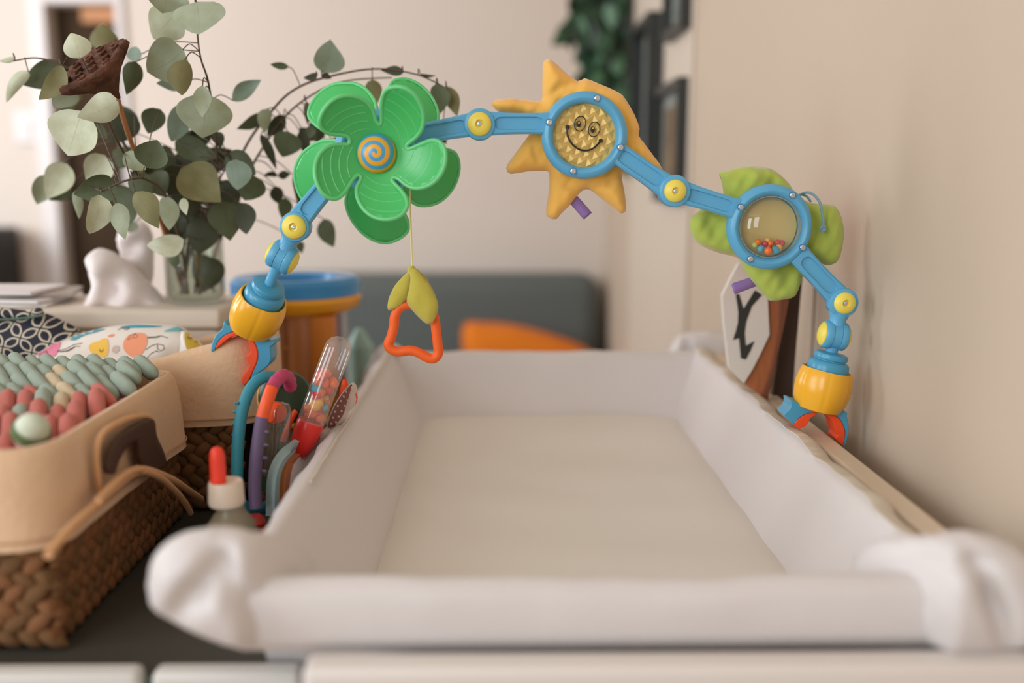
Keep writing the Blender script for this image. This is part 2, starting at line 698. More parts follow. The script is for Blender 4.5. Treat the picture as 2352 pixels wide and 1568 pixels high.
def A(x, y, d=0.0):
    return P(x, y, YA) + Vector((0, d, 0))


def screw_data(c, r, axis=UW):
    pr = [(r, 0), (r, r * .35), (r * .8, r * .5), (r * .45, r * .5), (r * .3, r * .2), (r * .05, r * .15)]
    return lathe_data(pr, c, axis, 14)


def arm(x0, y0, x1, y1, hw0, hw1, rec=True):
    """flat bar with a sunk oval panel"""
    a, b = A(x0, y0), A(x1, y1)
    L = (b - a).length
    u = (b - a).normalized()
    w = UW.copy()
    v = w.cross(u)
    mid = (a + b) / 2
    n = 40
    t0, tb = .0068, -.0068

    def outer(i):
        k = i / n * 4
        s, f = int(k) % 4, k - int(k)
        cs = [(-1, -1), (1, -1), (1, 1), (-1, 1)]
        p, q = cs[s], cs[(s + 1) % 4]
        X = p[0] + (q[0] - p[0]) * f
        Yq = p[1] + (q[1] - p[1]) * f
        hw = (hw0 + (hw1 - hw0) * (X + 1) / 2) * (1 - .10 * (1 - X * X))
        return X * L / 2, Yq * hw * sA

    def inner(i, grow=0.0):
        ox, oy = outer(i)
        hl = L / 2 - 13 * sA - grow
        hh = min(hw0, hw1) * .60 * sA - grow
        ang = math.atan2(oy / (max(hw0, hw1) * sA), ox / (L / 2))
        X, Y2 = math.cos(ang), math.sin(ang)
        m_ = max(abs(X), abs(Y2))
        X, Y2 = X / m_, Y2 / m_
        X, Y2 = X * hl, Y2 * hh
        core = hl - hh
        if abs(X) > core:
            dx = (abs(X) - core)
            l = math.hypot(dx, Y2)
            if l > hh:
                X = math.copysign(core + dx * hh / l, X)
                Y2 = Y2 * hh / l
        return X, Y2
    V, Fc = [], []
    e = .0018
    rows = [[outer(i) + (tb,) for i in range(n)],
            [outer(i) + (t0 - e,) for i in range(n)],
            [(lambda o: (o[0], o[1] - math.copysign(min(e, abs(o[1])), o[1]), t0))(outer(i)) for i in range(n)],
            [inner(i) + (t0,) for i in range(n)],
            [inner(i, .0008) + (t0 - .0024,) for i in range(n)]]
    for r in rows:
        for X, Y2, Z in r:
            V.append(mid + u * X + v * Y2 + w * Z)
    for r in range(4):
        for i in range(n):
            j = (i + 1) % n
            Fc.append((r * n + i, r * n + j, (r + 1) * n + j, (r + 1) * n + i))
    Fc.append(tuple(range(n - 1, -1, -1)))
    Fc.append(tuple(4 * n + i for i in range(n)))
    return mesh('arm', V, Fc, m_blue, arch, 38)


def hinge(x, y, r=35, rc=26):
    c = A(x, y)
    q = r * sA
    lathe('hinge', [(q * .9, -.009), (q, -.007), (q, .006), (q * .95, .0085), (q * .80, .0095), (q * .3, .0095)], c, UW, m_blue, arch, 40)
    q = rc * sA
    cap = lathe('hinge_cap', [(q, .0090), (q, .0105), (q * .9, .0125), (q * .6, .0142), (q * .36, .0148), (q * .33, .0125), (q * .1, .0120)], c, UW, m_yel, arch, 36)
    cap['label'] = 'yellow domed hinge cap'
    V, Fc = screw_data(c + UW * .0122, 5.2 * sA)
    mesh('screw', V, Fc, m_metal, cap, 40)


def ringpart(x, y, ro, ri, d=0.0):
    c = A(x, y, d)
    a, b = ro * sA, ri * sA
    t = .0085
    pr = [(b, -t), (a - .002, -t), (a, -t + .003), (a, t - .006), (a - .002, t - .002), (a - .006, t), (b + .005, t), (b + .0015, t - .0025), (b, t - .006)]
    return ringlathe('ring', pr, c, UW, m_blue, arch, 72)


# bars between hinges
arm(690, 500, 812, 352, 25, 24)
arm(940, 312, 1085, 286, 24, 26)
arm(1122, 284, 1262, 284, 26, 24)
arm(1408, 345, 1530, 428, 25, 27)
arm(1560, 440, 1692, 480, 27, 24)
arm(1832, 583, 1922, 678, 25, 26)
hinge(680, 520, 34, 27)
hinge(1102, 286, 35, 26)
hinge(1547, 438, 36, 25)
hinge(1933, 693, 34, 25)
R0 = ringpart(866, 350, 95, 66)
R1 = ringpart(1342, 311, 96, 70)
R2 = ringpart(1767, 521, 96, 70)
for (rg, pts) in ((R1, [(1370, 227), (1261, 282), (1423, 339), (1315, 393)]), (R2, [(1815, 448), (1697, 475), (1838, 567), (1719, 593)]), (R0, [(914, 430)])):
    for x, y in pts:
        c = A(x, y) + UW * .0082
        V, Fc = screw_data(c, 6.0 * sA)
        mesh('screw', V, Fc, m_metal, rg, 40)
        V, Fc = lathe_data([(8.2 * sA, -.001), (8.2 * sA, .0008), (6.1 * sA, .0008), (6.1 * sA, -.001)], c, UW, 16)
        mesh('screw_seat', V, Fc, M('blue_plastic_deep', (48, 120, 165), .45), rg, 40)


# legs: neck, knuckle, stalk, knob, collar, jaws
def leg(hx, hy, kx, ky, sx, sy, bx, by, cap_r=33, back=0.0):
    h, k, s, b = A(hx, hy), P(kx, ky, YA + back * .15), P(sx, sy, YA + back * .4), P(bx, by, YA + back * .75)
    dn = (k - h).normalized()
    tube('neck', [h + dn * 24 * sA, h + dn * 42 * sA, k - dn * 24 * sA], [25 * sA, 19 * sA, 22 * sA], m_blue, arch, 20)
    side = UW.cross(dn).normalized()
    if side.x < 0:
        side = -side
    r = cap_r * sA
    for sg in (-1, 1):
        lathe('knuckle_cheek', [(r * .70, 9 * sA), (r * .98, 10 * sA), (r, 13 * sA), (r, 23 * sA), (r * .9, 27 * sA)], k, side * sg, m_blue, arch, 32)
        lathe('knuckle_cap', [(r * .84, 26 * sA), (r * .82, 29 * sA), (r * .62, 34 * sA), (r * .3, 37 * sA), (r * .05, 37.5 * sA)], k, side * sg, m_yel, arch, 28)['label'] = 'yellow side cap of the knuckle'
    lathe('knuckle_tongue', [(r * .9, -10 * sA), (r * .96, -9 * sA), (r * .96, 9 * sA), (r * .9, 10 * sA)], k, side, m_blue, arch, 32)
    ax = (s - b).normalized()
    tube('stalk', [k + (s - k).normalized() * 26 * sA, s, b + ax * 70 * sA], [15 * sA, 12.5 * sA, 13 * sA], m_blue, arch, 18)
    u = sA
    lathe('knob', [(a_ * u, h_ * u) for a_, h_ in ((47, 30), (47.5, 54), (46, 63), (42, 68), (36, 69.5), (35, 72), (38.5, 73.5), (39.5, 79), (37.5, 85), (31, 88), (13, 89))], b, ax, M('blue_plastic_teal', (66, 142, 176), .3), arch, 40)

    def rf(t, hh):
        e = 1.0
        for q in range(6):
            a = (t - q * math.pi / 3 - .35 + math.pi) % (2 * math.pi) - math.pi
            e -= .022 * math.exp(-(a / .055) ** 2)
        return e * (1 + .025 * math.cos(4 * t))
    pr = [(30, -50), (46, -50), (52, -47), (60, -28), (64, -5), (64.5, 12), (62, 30), (58, 44), (56, 47.5), (53, 47), (51, 42), (50, 25), (30, 24)]
    lathe('collar', [(a * u, h_ * u) for a, h_ in pr], b, ax, m_org, arch, 96, rf)['label'] = 'amber ribbed screw collar of the clamp'


leg(680, 520, 648, 590, 627, 634, 591, 718, back=.05)
leg(1933, 693, 1916, 770, 1909, 815, 1889, 893)
SL = .2551


def jaw(poly, lining, Yc, half):
    j = extrude_px('clamp_jaw', poly, Yc - half, Yc + half, m_bj, arch, .0025, 50)
    if lining:
        l = extrude_px('jaw_lining', lining, Yc - half - .0005, Yc + half, m_red, j, .0012, 50)
        l['label'] = 'red-orange rubber lining of the jaw'


m_bj = M('blue_plastic_teal', (66, 142, 176), .3)
q = lambda pts: [tuple(p) for p in smoothline(xf(pts, 460, 480, SL), 2, True)]
jaw(q([(215, 1005), (250, 1045), (330, 1068), (420, 1100), (370, 1112), (290, 1105), (200, 1150), (150, 1210), (135, 1262), (95, 1285), (105, 1210), (140, 1130), (195, 1080)]),
    q([(420, 1104), (380, 1140), (280, 1152), (190, 1222), (137, 1262), (150, 1212), (200, 1152), (290, 1107)]), 1.030, .014)
jaw(q([(440, 1120), (560, 1180), (668, 1180), (664, 1222), (632, 1240), (640, 1330), (620, 1400), (560, 1452), (500, 1500), (440, 1580), (470, 1470), (512, 1380), (520, 1300), (500, 1220)]),
    q([(412, 1135), (470, 1180), (500, 1222), (520, 1300), (510, 1380), (480, 1450), (430, 1560), (385, 1590), (375, 1520), (420, 1450), (440, 1390), (410, 1330), (445, 1295), (435, 1220)]), 1.030, .014)
SR = .2934
q = lambda pts: [tuple(p) for p in smoothline(xf(pts, 1600, 600, SR), 2, True)]
jaw(q([(735, 1085), (790, 1105), (930, 1150), (940, 1182), (860, 1195), (800, 1232), (765, 1278), (720, 1240), (680, 1200), (722, 1160), (738, 1120)]),
    q([(942, 1182), (935, 1203), (890, 1232), (862, 1285), (830, 1297), (808, 1312), (765, 1278), (800, 1234), (860, 1197)]), .985, .013)
jaw(q([(1000, 1170), (1100, 1185), (1177, 1182), (1178, 1215), (1192, 1300), (1182, 1390), (1160, 1450), (1142, 1442), (1165, 1350), (1150, 1282), (1110, 1222), (1060, 1203)]),
    q([(1018, 1200), (1060, 1205), (1110, 1224), (1150, 1284), (1164, 1350), (1150, 1440), (1125, 1430), (1090, 1390), (1110, 1352), (1088, 1340), (1070, 1262), (1040, 1225)]), .985, .013)

# ---- green flower
K2 = 560 / 1514
FA = [(735, 612), (712, 585), (700, 540), (680, 500), (640, 460), (580, 436), (520, 432), (460, 450), (410, 490), (375, 545), (362, 600), (385, 645), (430, 668), (490, 673), (535, 683), (552, 710), (538, 735), (490, 735), (430, 743), (380, 775), (345, 830), (333, 900), (345, 970), (375, 1030), (420, 1065), (470, 1070), (515, 1035), (550, 980), (580, 938), (605, 924), (622, 945), (594, 1005), (600, 1070), (632, 1130), (682, 1175), (740, 1197), (810, 1197), (870, 1172), (905, 1122), (900, 1070), (868, 1020), (830, 980), (812, 955), (826, 938), (860, 952), (900, 985), (950, 1005), (1010, 1000), (1070, 970), (1120, 910), (1143, 840), (1140, 770), (1110, 722), (1060, 710), (1000, 730), (940, 756), (908, 762), (904, 738), (930, 715), (970, 680), (1000, 630), (1008, 560), (990, 490), (950, 425), (890, 385), (830, 378), (780, 395), (755, 440), (748, 500), (748, 560), (746, 600)]
FB = [(718, 520), (700, 460), (650, 395), (590, 362), (520, 357), (440, 368), (360, 420), (310, 490), (296, 550), (320, 595), (380, 640), (480, 680), (520, 700), (480, 712), (400, 710), (330, 735), (260, 790), (220, 860), (210, 930), (225, 1010), (260, 1075), (300, 1090), (380, 1060), (500, 960), (560, 960), (545, 1010), (527, 1080), (540, 1150), (580, 1225), (640, 1290), (710, 1330), (780, 1342), (850, 1320), (900, 1280), (914, 1235), (890, 1170), (830, 1060), (850, 1000), (890, 1040), (920, 1075), (970, 1108), (1040, 1110), (1110, 1085), (1170, 1030), (1210, 960), (1227, 880), (1215, 810), (1180, 775), (1100, 765), (960, 790), (930, 760), (1000, 690), (1060, 650), (1095, 580), (1085, 500), (1040, 420), (980, 365), (910, 333), (850, 333), (810, 355), (785, 420), (760, 540), (740, 570)]


def flower(name, pl, cen, Yc, cup, m, lift=0.0):
    pl = [tuple(p) for p in smoothline(xf(pl, 600, 60, K2), 3, True)]
    cx, cy = 600 + cen[0] * K2, 60 + cen[1] * K2
    V2, tri = fill2d(pl, 8)
    def pos(x, y, extra=0.0):
        r = math.hypot(x - cx, y - cy)
        return P(x, y, Yc - cup * (r / 150.0) ** 1.8 - extra)
    V = [pos(x, y) for x, y in V2]
    o = mesh(name, V, tri, m, arch, 180)
    s = o.modifiers.new('solid', 'SOLIDIFY')
    s.thickness = .0022
    s.offset = 0
    rim = tube('petal_rim', [pos(x, y) for x, y in pl], .0021, m_greenr, o, 8, closed=True)
    return o, pos, (cx, cy), pl


YFf = .962
ff, pos, fc, flp = flower('flower_front', FA, (720, 790), YFf, .030, m_green)
flower('flower_back', FB, (715, 800), 1.000, -.030, m_green)
# raised veins on the front petals
vparts = []
ap = np.array(flp)
for k, (a0, rr) in enumerate([(145, (75, 95, 115, 132)), (205, (75, 95, 115, 135)), (285, (75, 95, 115, 138)), (350, (78, 98, 120, 142)), (60, (75, 95, 118, 140))]):
    for r in rr:
        pts = []
        for t in np.linspace(-40, 40, 25):
            a = R(a0 + t * 1.0)
            rad = r + t * .45
            x, y = fc[0] + rad * math.cos(a), fc[1] - rad * math.sin(a)
            ok = inside(np.array([(x, y)]), ap)[0] and seg_dist(np.array([(x, y)]), ap)[0] > 4
            if ok:
                pts.append(pos(x, y, .0012))
            elif len(pts) > 2:
                break
            else:
                pts = []
        if len(pts) > 3:
            vparts.append(tube_data(pts, .00045, 5))
multi('petal_vein', vparts, m_greenr, ff)
# hub with a painted spiral
def spiral_mat():
    m = bpy.data.materials.new('spiral_paint')
    m.use_nodes = True
    nt = m.node_tree
    b = nt.nodes['Principled BSDF']
    b.inputs['Roughness'].default_value = .28
    uv = nt.nodes.new('ShaderNodeUVMap')
    sp = nt.nodes.new('ShaderNodeSeparateXYZ')
    nt.links.new(uv.outputs[0], sp.inputs[0])

    def mth(op, a, bb=None):
        n = nt.nodes.new('ShaderNodeMath')
        n.operation = op
        for i, v in enumerate((a, bb)):
            if v is None:
                continue
            if isinstance(v, (int, float)):
                n.inputs[i].default_value = v
            else:
                nt.links.new(v, n.inputs[i])
        return n.outputs[0]
    x, y = sp.outputs[0], sp.outputs[1]
    ang = mth('DIVIDE', mth('ARCTAN2', y, x), 2 * math.pi)
    r = mth('SQRT', mth('ADD', mth('MULTIPLY', x, x), mth('MULTIPLY', y, y)))
    f = mth('FRACT', mth('ADD', mth('SUBTRACT', mth('MULTIPLY', r, 2.55), ang), 0.68))
    g = mth('GREATER_THAN', f, 0.5)
    mx = nt.nodes.new('ShaderNodeMix')
    mx.data_type = 'RGBA'
    mx.inputs['A'].default_value = C(226, 158, 42)
    mx.inputs['B'].default_value = C(74, 148, 190)
    nt.links.new(g, mx.inputs['Factor'])
    nt.links.new(mx.outputs['Result'], b.inputs['Base Color'])
    return m


hc = P(fc[0], fc[1], YFf)
rh = 45 * px(.955)
pr = [(rh, 0.000), (rh, .004)] + [(rh * math.cos(R(t)), .004 + .014 * math.sin(R(t))) for t in (15, 30, 45, 60, 75, 86)]
hub = lathe('hub', pr, hc, UW, spiral_mat(), ff, 48)
hub['label'] = 'domed hub painted with an orange and blue spiral'
uvl = hub.data.uv_layers.new(name='UVMap')
for lp in hub.data.loops:
    v = hub.data.vertices[lp.vertex_index].co - hc
    uvl.data[lp.index].uv = (v.x / rh, v.z / rh)

# ---- sun
K3 = 600 / 2240
SUN = [(810, 134), (852, 142), (950, 232), (1068, 322), (1130, 297), (1250, 342), (1420, 417), (1480, 475), (1560, 612), (1602, 730), (1592, 785), (1645, 858), (1720, 960), (1800, 1080), (1720, 1115), (1560, 1122), (1450, 1108), (1470, 1250), (1487, 1405), (1468, 1450), (1420, 1448), (1320, 1368), (1200, 1270), (1140, 1248), (1080, 1290), (1010, 1380), (930, 1458), (890, 1505), (822, 1495), (798, 1450), (812, 1350), (826, 1230), (822, 1105), (770, 1092), (640, 1096), (500, 1118), (462, 1088), (466, 1040), (530, 950), (640, 800), (700, 700), (600, 620), (470, 605), (400, 590), (342, 542), (336, 500), (372, 482), (490, 468), (620, 478), (755, 488), (766, 400), (770, 200), (780, 150)]
m_sun = M('sun_plush', (224, 170, 82), 0.9, 0.2, sheen=.35, bump=(700, .12, .002), var=.04, vscale=18)
m_sun_p = xf(SUN, 1040, 100, K3)
sun = pillow_px('sun_pillow', m_sun_p, 1.004, .014, .012, 34, m_sun, arch, 7, sm=2, power=.6,
                crease=lambda x, y, q: .004 * math.exp(-((math.hypot(x - 1342, y - 311) - 122) / 8) ** 2) * q + .0015 * nz(x * .002, y * .0025) * q)
sun['label'] = 'golden yellow stuffed sun with pointed rays'


def loop_tag(a, b, w, Y, par, name='fabric_tag'):
    """folded ribbon loop from a to b (px), w px wide"""
    pa, pb = P(*a, Y), P(*b, Y)
    u = (pb - pa)
    n = UW
    v = u.normalized().cross(n).normalized() * w * px(Y) / 2
    pts = []
    for t in np.linspace(0, 1, 9):
        pts.append(pa + u * t + n * (.0028 * math.sin(t * math.pi * .5) ** .8))
    for t in np.linspace(1, 0, 9)[1:]:
        pts.append(pa + u * t - n * (.0028 * math.sin(t * math.pi * .5) ** .8))
    V = [p + v for p in pts] + [p - v for p in pts]
    k = len(pts)
    Fc = [(i, i + 1, k + i + 1, k + i) for i in range(k - 1)]
    o = mesh(name, V, Fc, M('purple_ribbon', (134, 104, 160), .85, .2, bump=(900, .25, .002), sheen=.2), par, 60)
    s = o.modifiers.new('solid', 'SOLIDIFY')
    s.thickness = .0012
    o['label'] = 'purple ribbon loop'
    return o


loop_tag((1312, 452), (1350, 496), 24, 1.004, sun)
# faceted gold mirror
m_gold = M('gold_foil', (206, 174, 100), 0.45, 0.5, metal=.15, k=0.85)
mc = A(1342, 311)
rm = 71 * sA
V, Fc = [], []
pitch = 20.5 * sA
rot = R(-14)
for i in range(-5, 6):
    for j in range(-5, 6):
        cx, cy = i * pitch + (pitch / 2 if j % 2 else 0), j * pitch * .92
        if math.hypot(cx, cy) > rm * .98:
            continue
        qd = []
        for dx, dy in ((-.5, -.46), (.5, -.46), (.5, .46), (-.5, .46)):
            X, Y2 = cx + dx * pitch, cy + dy * pitch
            l = math.hypot(X, Y2)
            if l > rm:
                X, Y2 = X * rm / l, Y2 * rm / l
            qd.append((X, Y2))
        k = len(V)
        l = math.hypot(cx, cy)
        for X, Y2 in qd:
            V.append(mc + UX * (X * math.cos(rot) - Y2 * math.sin(rot)) + UZ * (X * math.sin(rot) + Y2 * math.cos(rot)) - UW * .001)
        V.append(mc + UX * (cx * math.cos(rot) - cy * math.sin(rot)) + UZ * (cx * math.sin(rot) + cy * math.cos(rot)) + UW * .0013)
        Fc += [(k, k + 1, k + 4), (k + 1, k + 2, k + 4), (k + 2, k + 3, k + 4), (k + 3, k, k + 4)]
mir = mesh('faceted_mirror', V, Fc, m_gold, arch, 0, fix=False)
mir['label'] = 'gold foil mirror disc of small pyramids with a smiling face'
lathe('mirror_back', [(rm, -.003), (rm, -.0012), (rm * .2, -.0012)], mc, UW, m_gold, mir, 48)
m_ink = M('black_ink', (26, 24, 20), .5)
fY = .0022
def fpt(x, y):
    X, Y2 = 1040 + x * K3, 100 + y * K3
    return A(X, Y2) + UW * fY
sm_ = smoothline([fpt(*p) for p in [(982, 722), (980, 770), (1000, 830), (1040, 880), (1090, 910), (1140, 918), (1190, 905), (1235, 870), (1264, 836)]], 5)
tube('smile', sm_, .0009, m_ink, mir, 6)
for (x, y, a) in ((984, 718, 10), (1266, 834, 30)):
    c = fpt(x, y)
    lathe('smile_end', [(.0022, -.0004), (.0020, .0006), (.0004, .0008)], c, UW, m_ink, mir, 12)
for (x, y) in ((1090, 688), (1210, 736)):
    c = fpt(x, y)
    e = tube('eye_outline', [c + UX * math.cos(t) * 47 * K3 * sA + UZ * math.sin(t) * 60 * K3 * sA + UX * math.sin(t) * 6 * K3 * sA for t in np.linspace(0, 2 * math.pi, 33)[:-1]], .0005, m_ink, mir, 5, closed=True)
    pc = fpt(x - 12, y + 2)
    V, Fc = lathe_data([(1, -.0004), (.95, .0004), (.3, .0008)], (0, 0, 0), (0, -1, 0), 16)
    V = [pc + Vector((v.x * 19 * K3 * sA, v.y, v.z * 27 * K3 * sA)) for v in V]
    mesh('pupil', V, Fc, m_ink, mir, 50)
    gc = fpt(x - 10, y - 8) + UW * .0012
    lathe('glint', [(8 * K3 * sA, -.0004), (7 * K3 * sA, .0002)], gc, UW, M('gold_paint', (200, 170, 90), .5), mir, 10)

# ---- lime leaf pillow behind the bead dome
K4 = 500 / 2178
LEAF = [(492, 152), (560, 138), (700, 98), (850, 95), (1000, 117), (1100, 182), (1190, 272), (1260, 380), (1400, 462), (1560, 475), (1650, 497), (1702, 582), (1726, 660), (1736, 800), (1702, 980), (1652, 1062), (1560, 1082), (1470, 1030), (1380, 1010), (1330, 1150), (1310, 1240), (1252, 1388), (1150, 1425), (1000, 1440), (940, 1392), (842, 1272), (762, 1172), (705, 1062), (660, 1000), (480, 955), (295, 878), (222, 790), (190, 700), (202, 620), (262, 560), (345, 516), (470, 545), (545, 470), (530, 362), (510, 235), (492, 185)]
m_lime = M('lime_plush', (160, 174, 78), 0.92, 0.2, sheen=.35, bump=(800, .15, .002), var=.06, vscale=25)
LF = xf(LEAF, 1540, 360, K4)
lf = pillow_px('leaf_pillow', LF, 1.006, .011, .007, 26, m_lime, arch, 7, sm=2, power=.6, crease=lambda x, y, q: .0025 * nz(x * .0015, y * .002) * q)
lf['label'] = 'lime green stuffed leaf shape with four lobes'
LB = [(x + (-6 if x < 800 else 6) * 1.0, y + 14) for x, y in LEAF]
pillow_px('leaf_backing', xf([((x - 900) * .99 + 898, (y - 760) * .985 + 768) for x, y in LEAF], 1540, 360, K4), 1.018, .004, .006, 20, M('coral_plush', (222, 98, 76), .9, .2, sheen=.3), lf, 10, sm=2)['label'] = 'coral fabric backing'
loop_tag((1733, 646), (1682, 664), 24, 1.008, lf)
m_cord = M('pale_blue_cord', (128, 162, 176), .8, bump=(1500, .6, .002))
cpts = smoothline([P(*p) for p in [(1836, 448, 1.0), (1850, 442, .992), (1866, 445, .986), (1882, 463, .984), (1889, 490, .984), (1891, 512, .985), (1890, 524, .986)]], 6)
cd = tube('cord', cpts, .0013, m_cord, lf, 8)
cd['label'] = 'pale blue cord with a knotted end'
tube('cord_end', smoothline([P(*p) for p in [(1838, 446, 1.0), (1852, 450, .998), (1863, 464, .996)]], 4), .0012, m_cord, cd, 8)
kc = P(1890, 525, .985)
multi('cord_knot', [tube_data([kc + Vector((math.cos(t) * .0024, math.sin(2 * t) * .001, math.sin(t) * .0020)) for t in np.linspace(0, 6.28, 14)], .0013, 7), tube_data([kc, kc + Vector((.0022, -.001, .003))], .0011, 7), tube_data([kc, kc + Vector((-.0005, 0, -.0045))], .0012, 7)], m_cord, cd)
# ---- clear dome with beads
dc = A(1767, 521)
rd = 68 * sA
m_dome = clear('clear_dome', (.97, .96, .92), .10, .02)
lathe('dome_back', [(rd, -.010), (rd, -.0085), (rd * .2, -.0085)], dc, UW, M('straw_backing', (196, 176, 118), .55, k=.85), arch, 48)['label'] = 'straw coloured backing behind the beads'
pr = [(rd * math.cos(R(t)), .002 + rd * .62 * math.sin(R(t))) for t in range(0, 90, 6)] + [(.0003, .002 + rd * .62)]
dome = lathe('dome', [(rd + .0015, -.004), (rd + .0015, .001)] + pr, dc, UW, m_dome, arch, 56, close=False, smooth=60)
dome['label'] = 'clear plastic dome'
ringlathe('dome_lip', [(rd * 1.0, -.002), (rd * 1.03, -.002), (rd * 1.03, .003), (rd, .003)], dc, UW, clear('clear_lip', (.80, .90, .88), .2, .05, .35, (.75, .80, .76)), dome, 56)
bme = bpy.data.meshes.new('bead')
bm = bmesh.new()
bmesh.ops.create_uvsphere(bm, u_segments=16, v_segments=10, radius=1)
bm.to_mesh(bme)
bm.free()
BM = {}
def bead_mesh(m):
    if m.name not in BM:
        k = bme.copy()
        finish(k, m, 180)
        BM[m.name] = k
    return BM[m.name]
bcol = {'o': M('bead_orange', (232, 104, 36), .3), 'b': M('bead_blue', (70, 160, 190), .3), 'r': M('bead_raspberry', (196, 62, 92), .3), 'y': M('bead_yellow', (226, 170, 70), .3), 'g': M('bead_lime', (176, 180, 90), .3), 'd': M('bead_red', (205, 50, 40), .3)}
for (x, y, k, r, d) in [(868, 850, 'o', 32, .003), (940, 868, 'r', 30, .001), (975, 838, 'y', 28, -.001), (1000, 866, 'o', 30, .001), (1062, 856, 'r', 32, .003), (1108, 862, 'r', 32, .002), (840, 880, 'g', 30, .002), (895, 920, 'b', 38, .004), (945, 932, 'o', 40, .012), (1022, 924, 'b', 40, .010), (1072, 905, 'y', 36, .004), (985, 900, 'd', 30, .000), (900, 886, 'y', 26, -.002), (1110, 885, 'o', 22, -.002)]:
    c = A(1540 + x * K4, 360 + y * K4) + UW * d
    link('bead', bead_mesh(bcol[k]), dome, Matrix.Translation(c) @ Matrix.Scale(r * K4 * sA, 4))

# ---- hanging teether
tt = thing('teether', 'orange rubber teething ring with olive felt leaves hanging from the green flower by a string', 'teether', P(947, 620, .975))
YT = .975
q6 = lambda pts: [P(460 + x * SL, 480 + y * SL, YT) for x, y in pts]
m_or = M('orange_rubber', (240, 92, 30), .5, .4, bump=(300, .12, .002), sss=.1)
tube('ring', smoothline(q6([(1890, 858), (1800, 880), (1752, 970), (1742, 1060), (1715, 1160), (1692, 1215), (1720, 1262), (1790, 1284), (1880, 1272), (1960, 1290), (2040, 1334), (2100, 1345), (2142, 1300), (2136, 1200), (2122, 1080), (2108, 980), (2060, 900), (1980, 850)]), 5, True), 45 * SL * px(YT), m_or, tt, 16, closed=True)
m_felt = M('olive_felt', (176, 164, 70), .95, .1, sheen=.4, bump=(1200, .2, .002), var=.06, vscale=60)
def felt(pts, Y, bow):
    pl = [tuple(p) for p in smoothline(xf(pts, 460, 480, SL), 3, True)]
    V2, tri = fill2d(pl, 6)
    d = seg_dist(V2, pl)
    V = [P(x, y, Y) + UW * (bow * (1 - (1 - min(1, dd / 22)) ** 2)) for (x, y), dd in zip(V2, d)]
    o = mesh('felt_leaf', V, tri, m_felt, tt, 180)
    s = o.modifiers.new('solid', 'SOLIDIFY')
    s.thickness = .0016
    return o
felt([(1893, 555), (1832, 610), (1760, 690), (1710, 790), (1693, 880), (1710, 908), (1790, 870), (1862, 800), (1905, 720), (1912, 600)], .972, .0032)
felt([(1890, 550), (1955, 548), (1988, 600), (2062, 680), (2112, 780), (2137, 880), (2110, 970), (2070, 1028), (2010, 1000), (1930, 920), (1868, 832), (1890, 720), (1902, 620)], .966, .0042)
felt([(1960, 565), (2030, 605), (2068, 690), (2060, 760), (2000, 720), (1960, 640)], .985, -.002)
tube('string', smoothline([P(941, 428, .985), P(943, 500, .982), P(947, 622, .975)], 6), .0010, M('cream_string', (214, 200, 140), .8), tt, 6)
lathe('string_knot', [(.002, -.004), (.0045, -.002), (.0045, .002), (.002, .005)], P(946, 622, .972), (0, 0, 1), m_felt, tt, 12)


# ================================================================== DRESSER
m_dtop = M('dark_dresser_top', (58, 56, 50), .5, k=.7)
m_dfront = M('white_drawer_front', (198, 196, 192), .45)
dr_ = thing('dresser', 'dark topped dresser with white drawer fronts, under the baskets and toys', 'dresser', (-.45, 1.1, 0))
box('dresser_top', (-.90, .664, TZ - .02), (-.1215, 1.62, TZ), m_dtop, dr_, bv=.002)
box('carcass', (-.895, .67, .06), (-.1215, 1.615, TZ - .0205), m_dtop, dr_)
zt = P(180, 1538, .65).z
for (a, b_) in ((P(-700, 1540, .65).x, P(322, 1540, .65).x), (P(352, 1540, .65).x, P(692, 1540, .65).x)):
    d = box('drawer_front', (a, .644, .68), (b_, .662, zt), m_dfront, dr_, bv=.005, seg=3)
    lathe('knob', [(.005, 0), (.005, .010), (.011, .015), (.011, .020), (.004, .023)], ((a + b_) / 2, .644, .78), (0, -1, 0), m_metal, d, 16)
    box('drawer_front', (a, .644, .10), (b_, .662, .67), m_dfront, dr_, bv=.005, seg=3)
bk = P(337, 1525, .66)
box('bracket', (bk.x - .008, .655, TZ - .03), (bk.x + .008, .664, TZ + .001), M('grey_bracket', (90, 100, 96), .4), dr_, bv=.002)
for (x, y) in ((-.87, .70), (-.87, 1.58), (-.15, .70), (-.15, 1.58)):
    lathe('leg', [(.015, 0), (.02, .06)], (x, y, 0), (0, 0, 1), m_dtop, dr_, 14)

# ================================================================== BASKETS
m_linen = M('linen_liner', (200, 167, 136), .9, .2, bump=(160, .25, .004), var=.05, vscale=18, sheen=.15, k=.80)
m_wick = M('woven_reed', (126, 84, 52), .65, .3, var=.35, vscale=90, bump=(300, .4, .002), k=.75)
m_wick2 = M('woven_reed_grey', (108, 76, 46), .7, .3, var=.35, vscale=90, bump=(300, .4, .002), k=.75)
m_wickd = M('basket_core', (52, 34, 22), .9, k=.8)


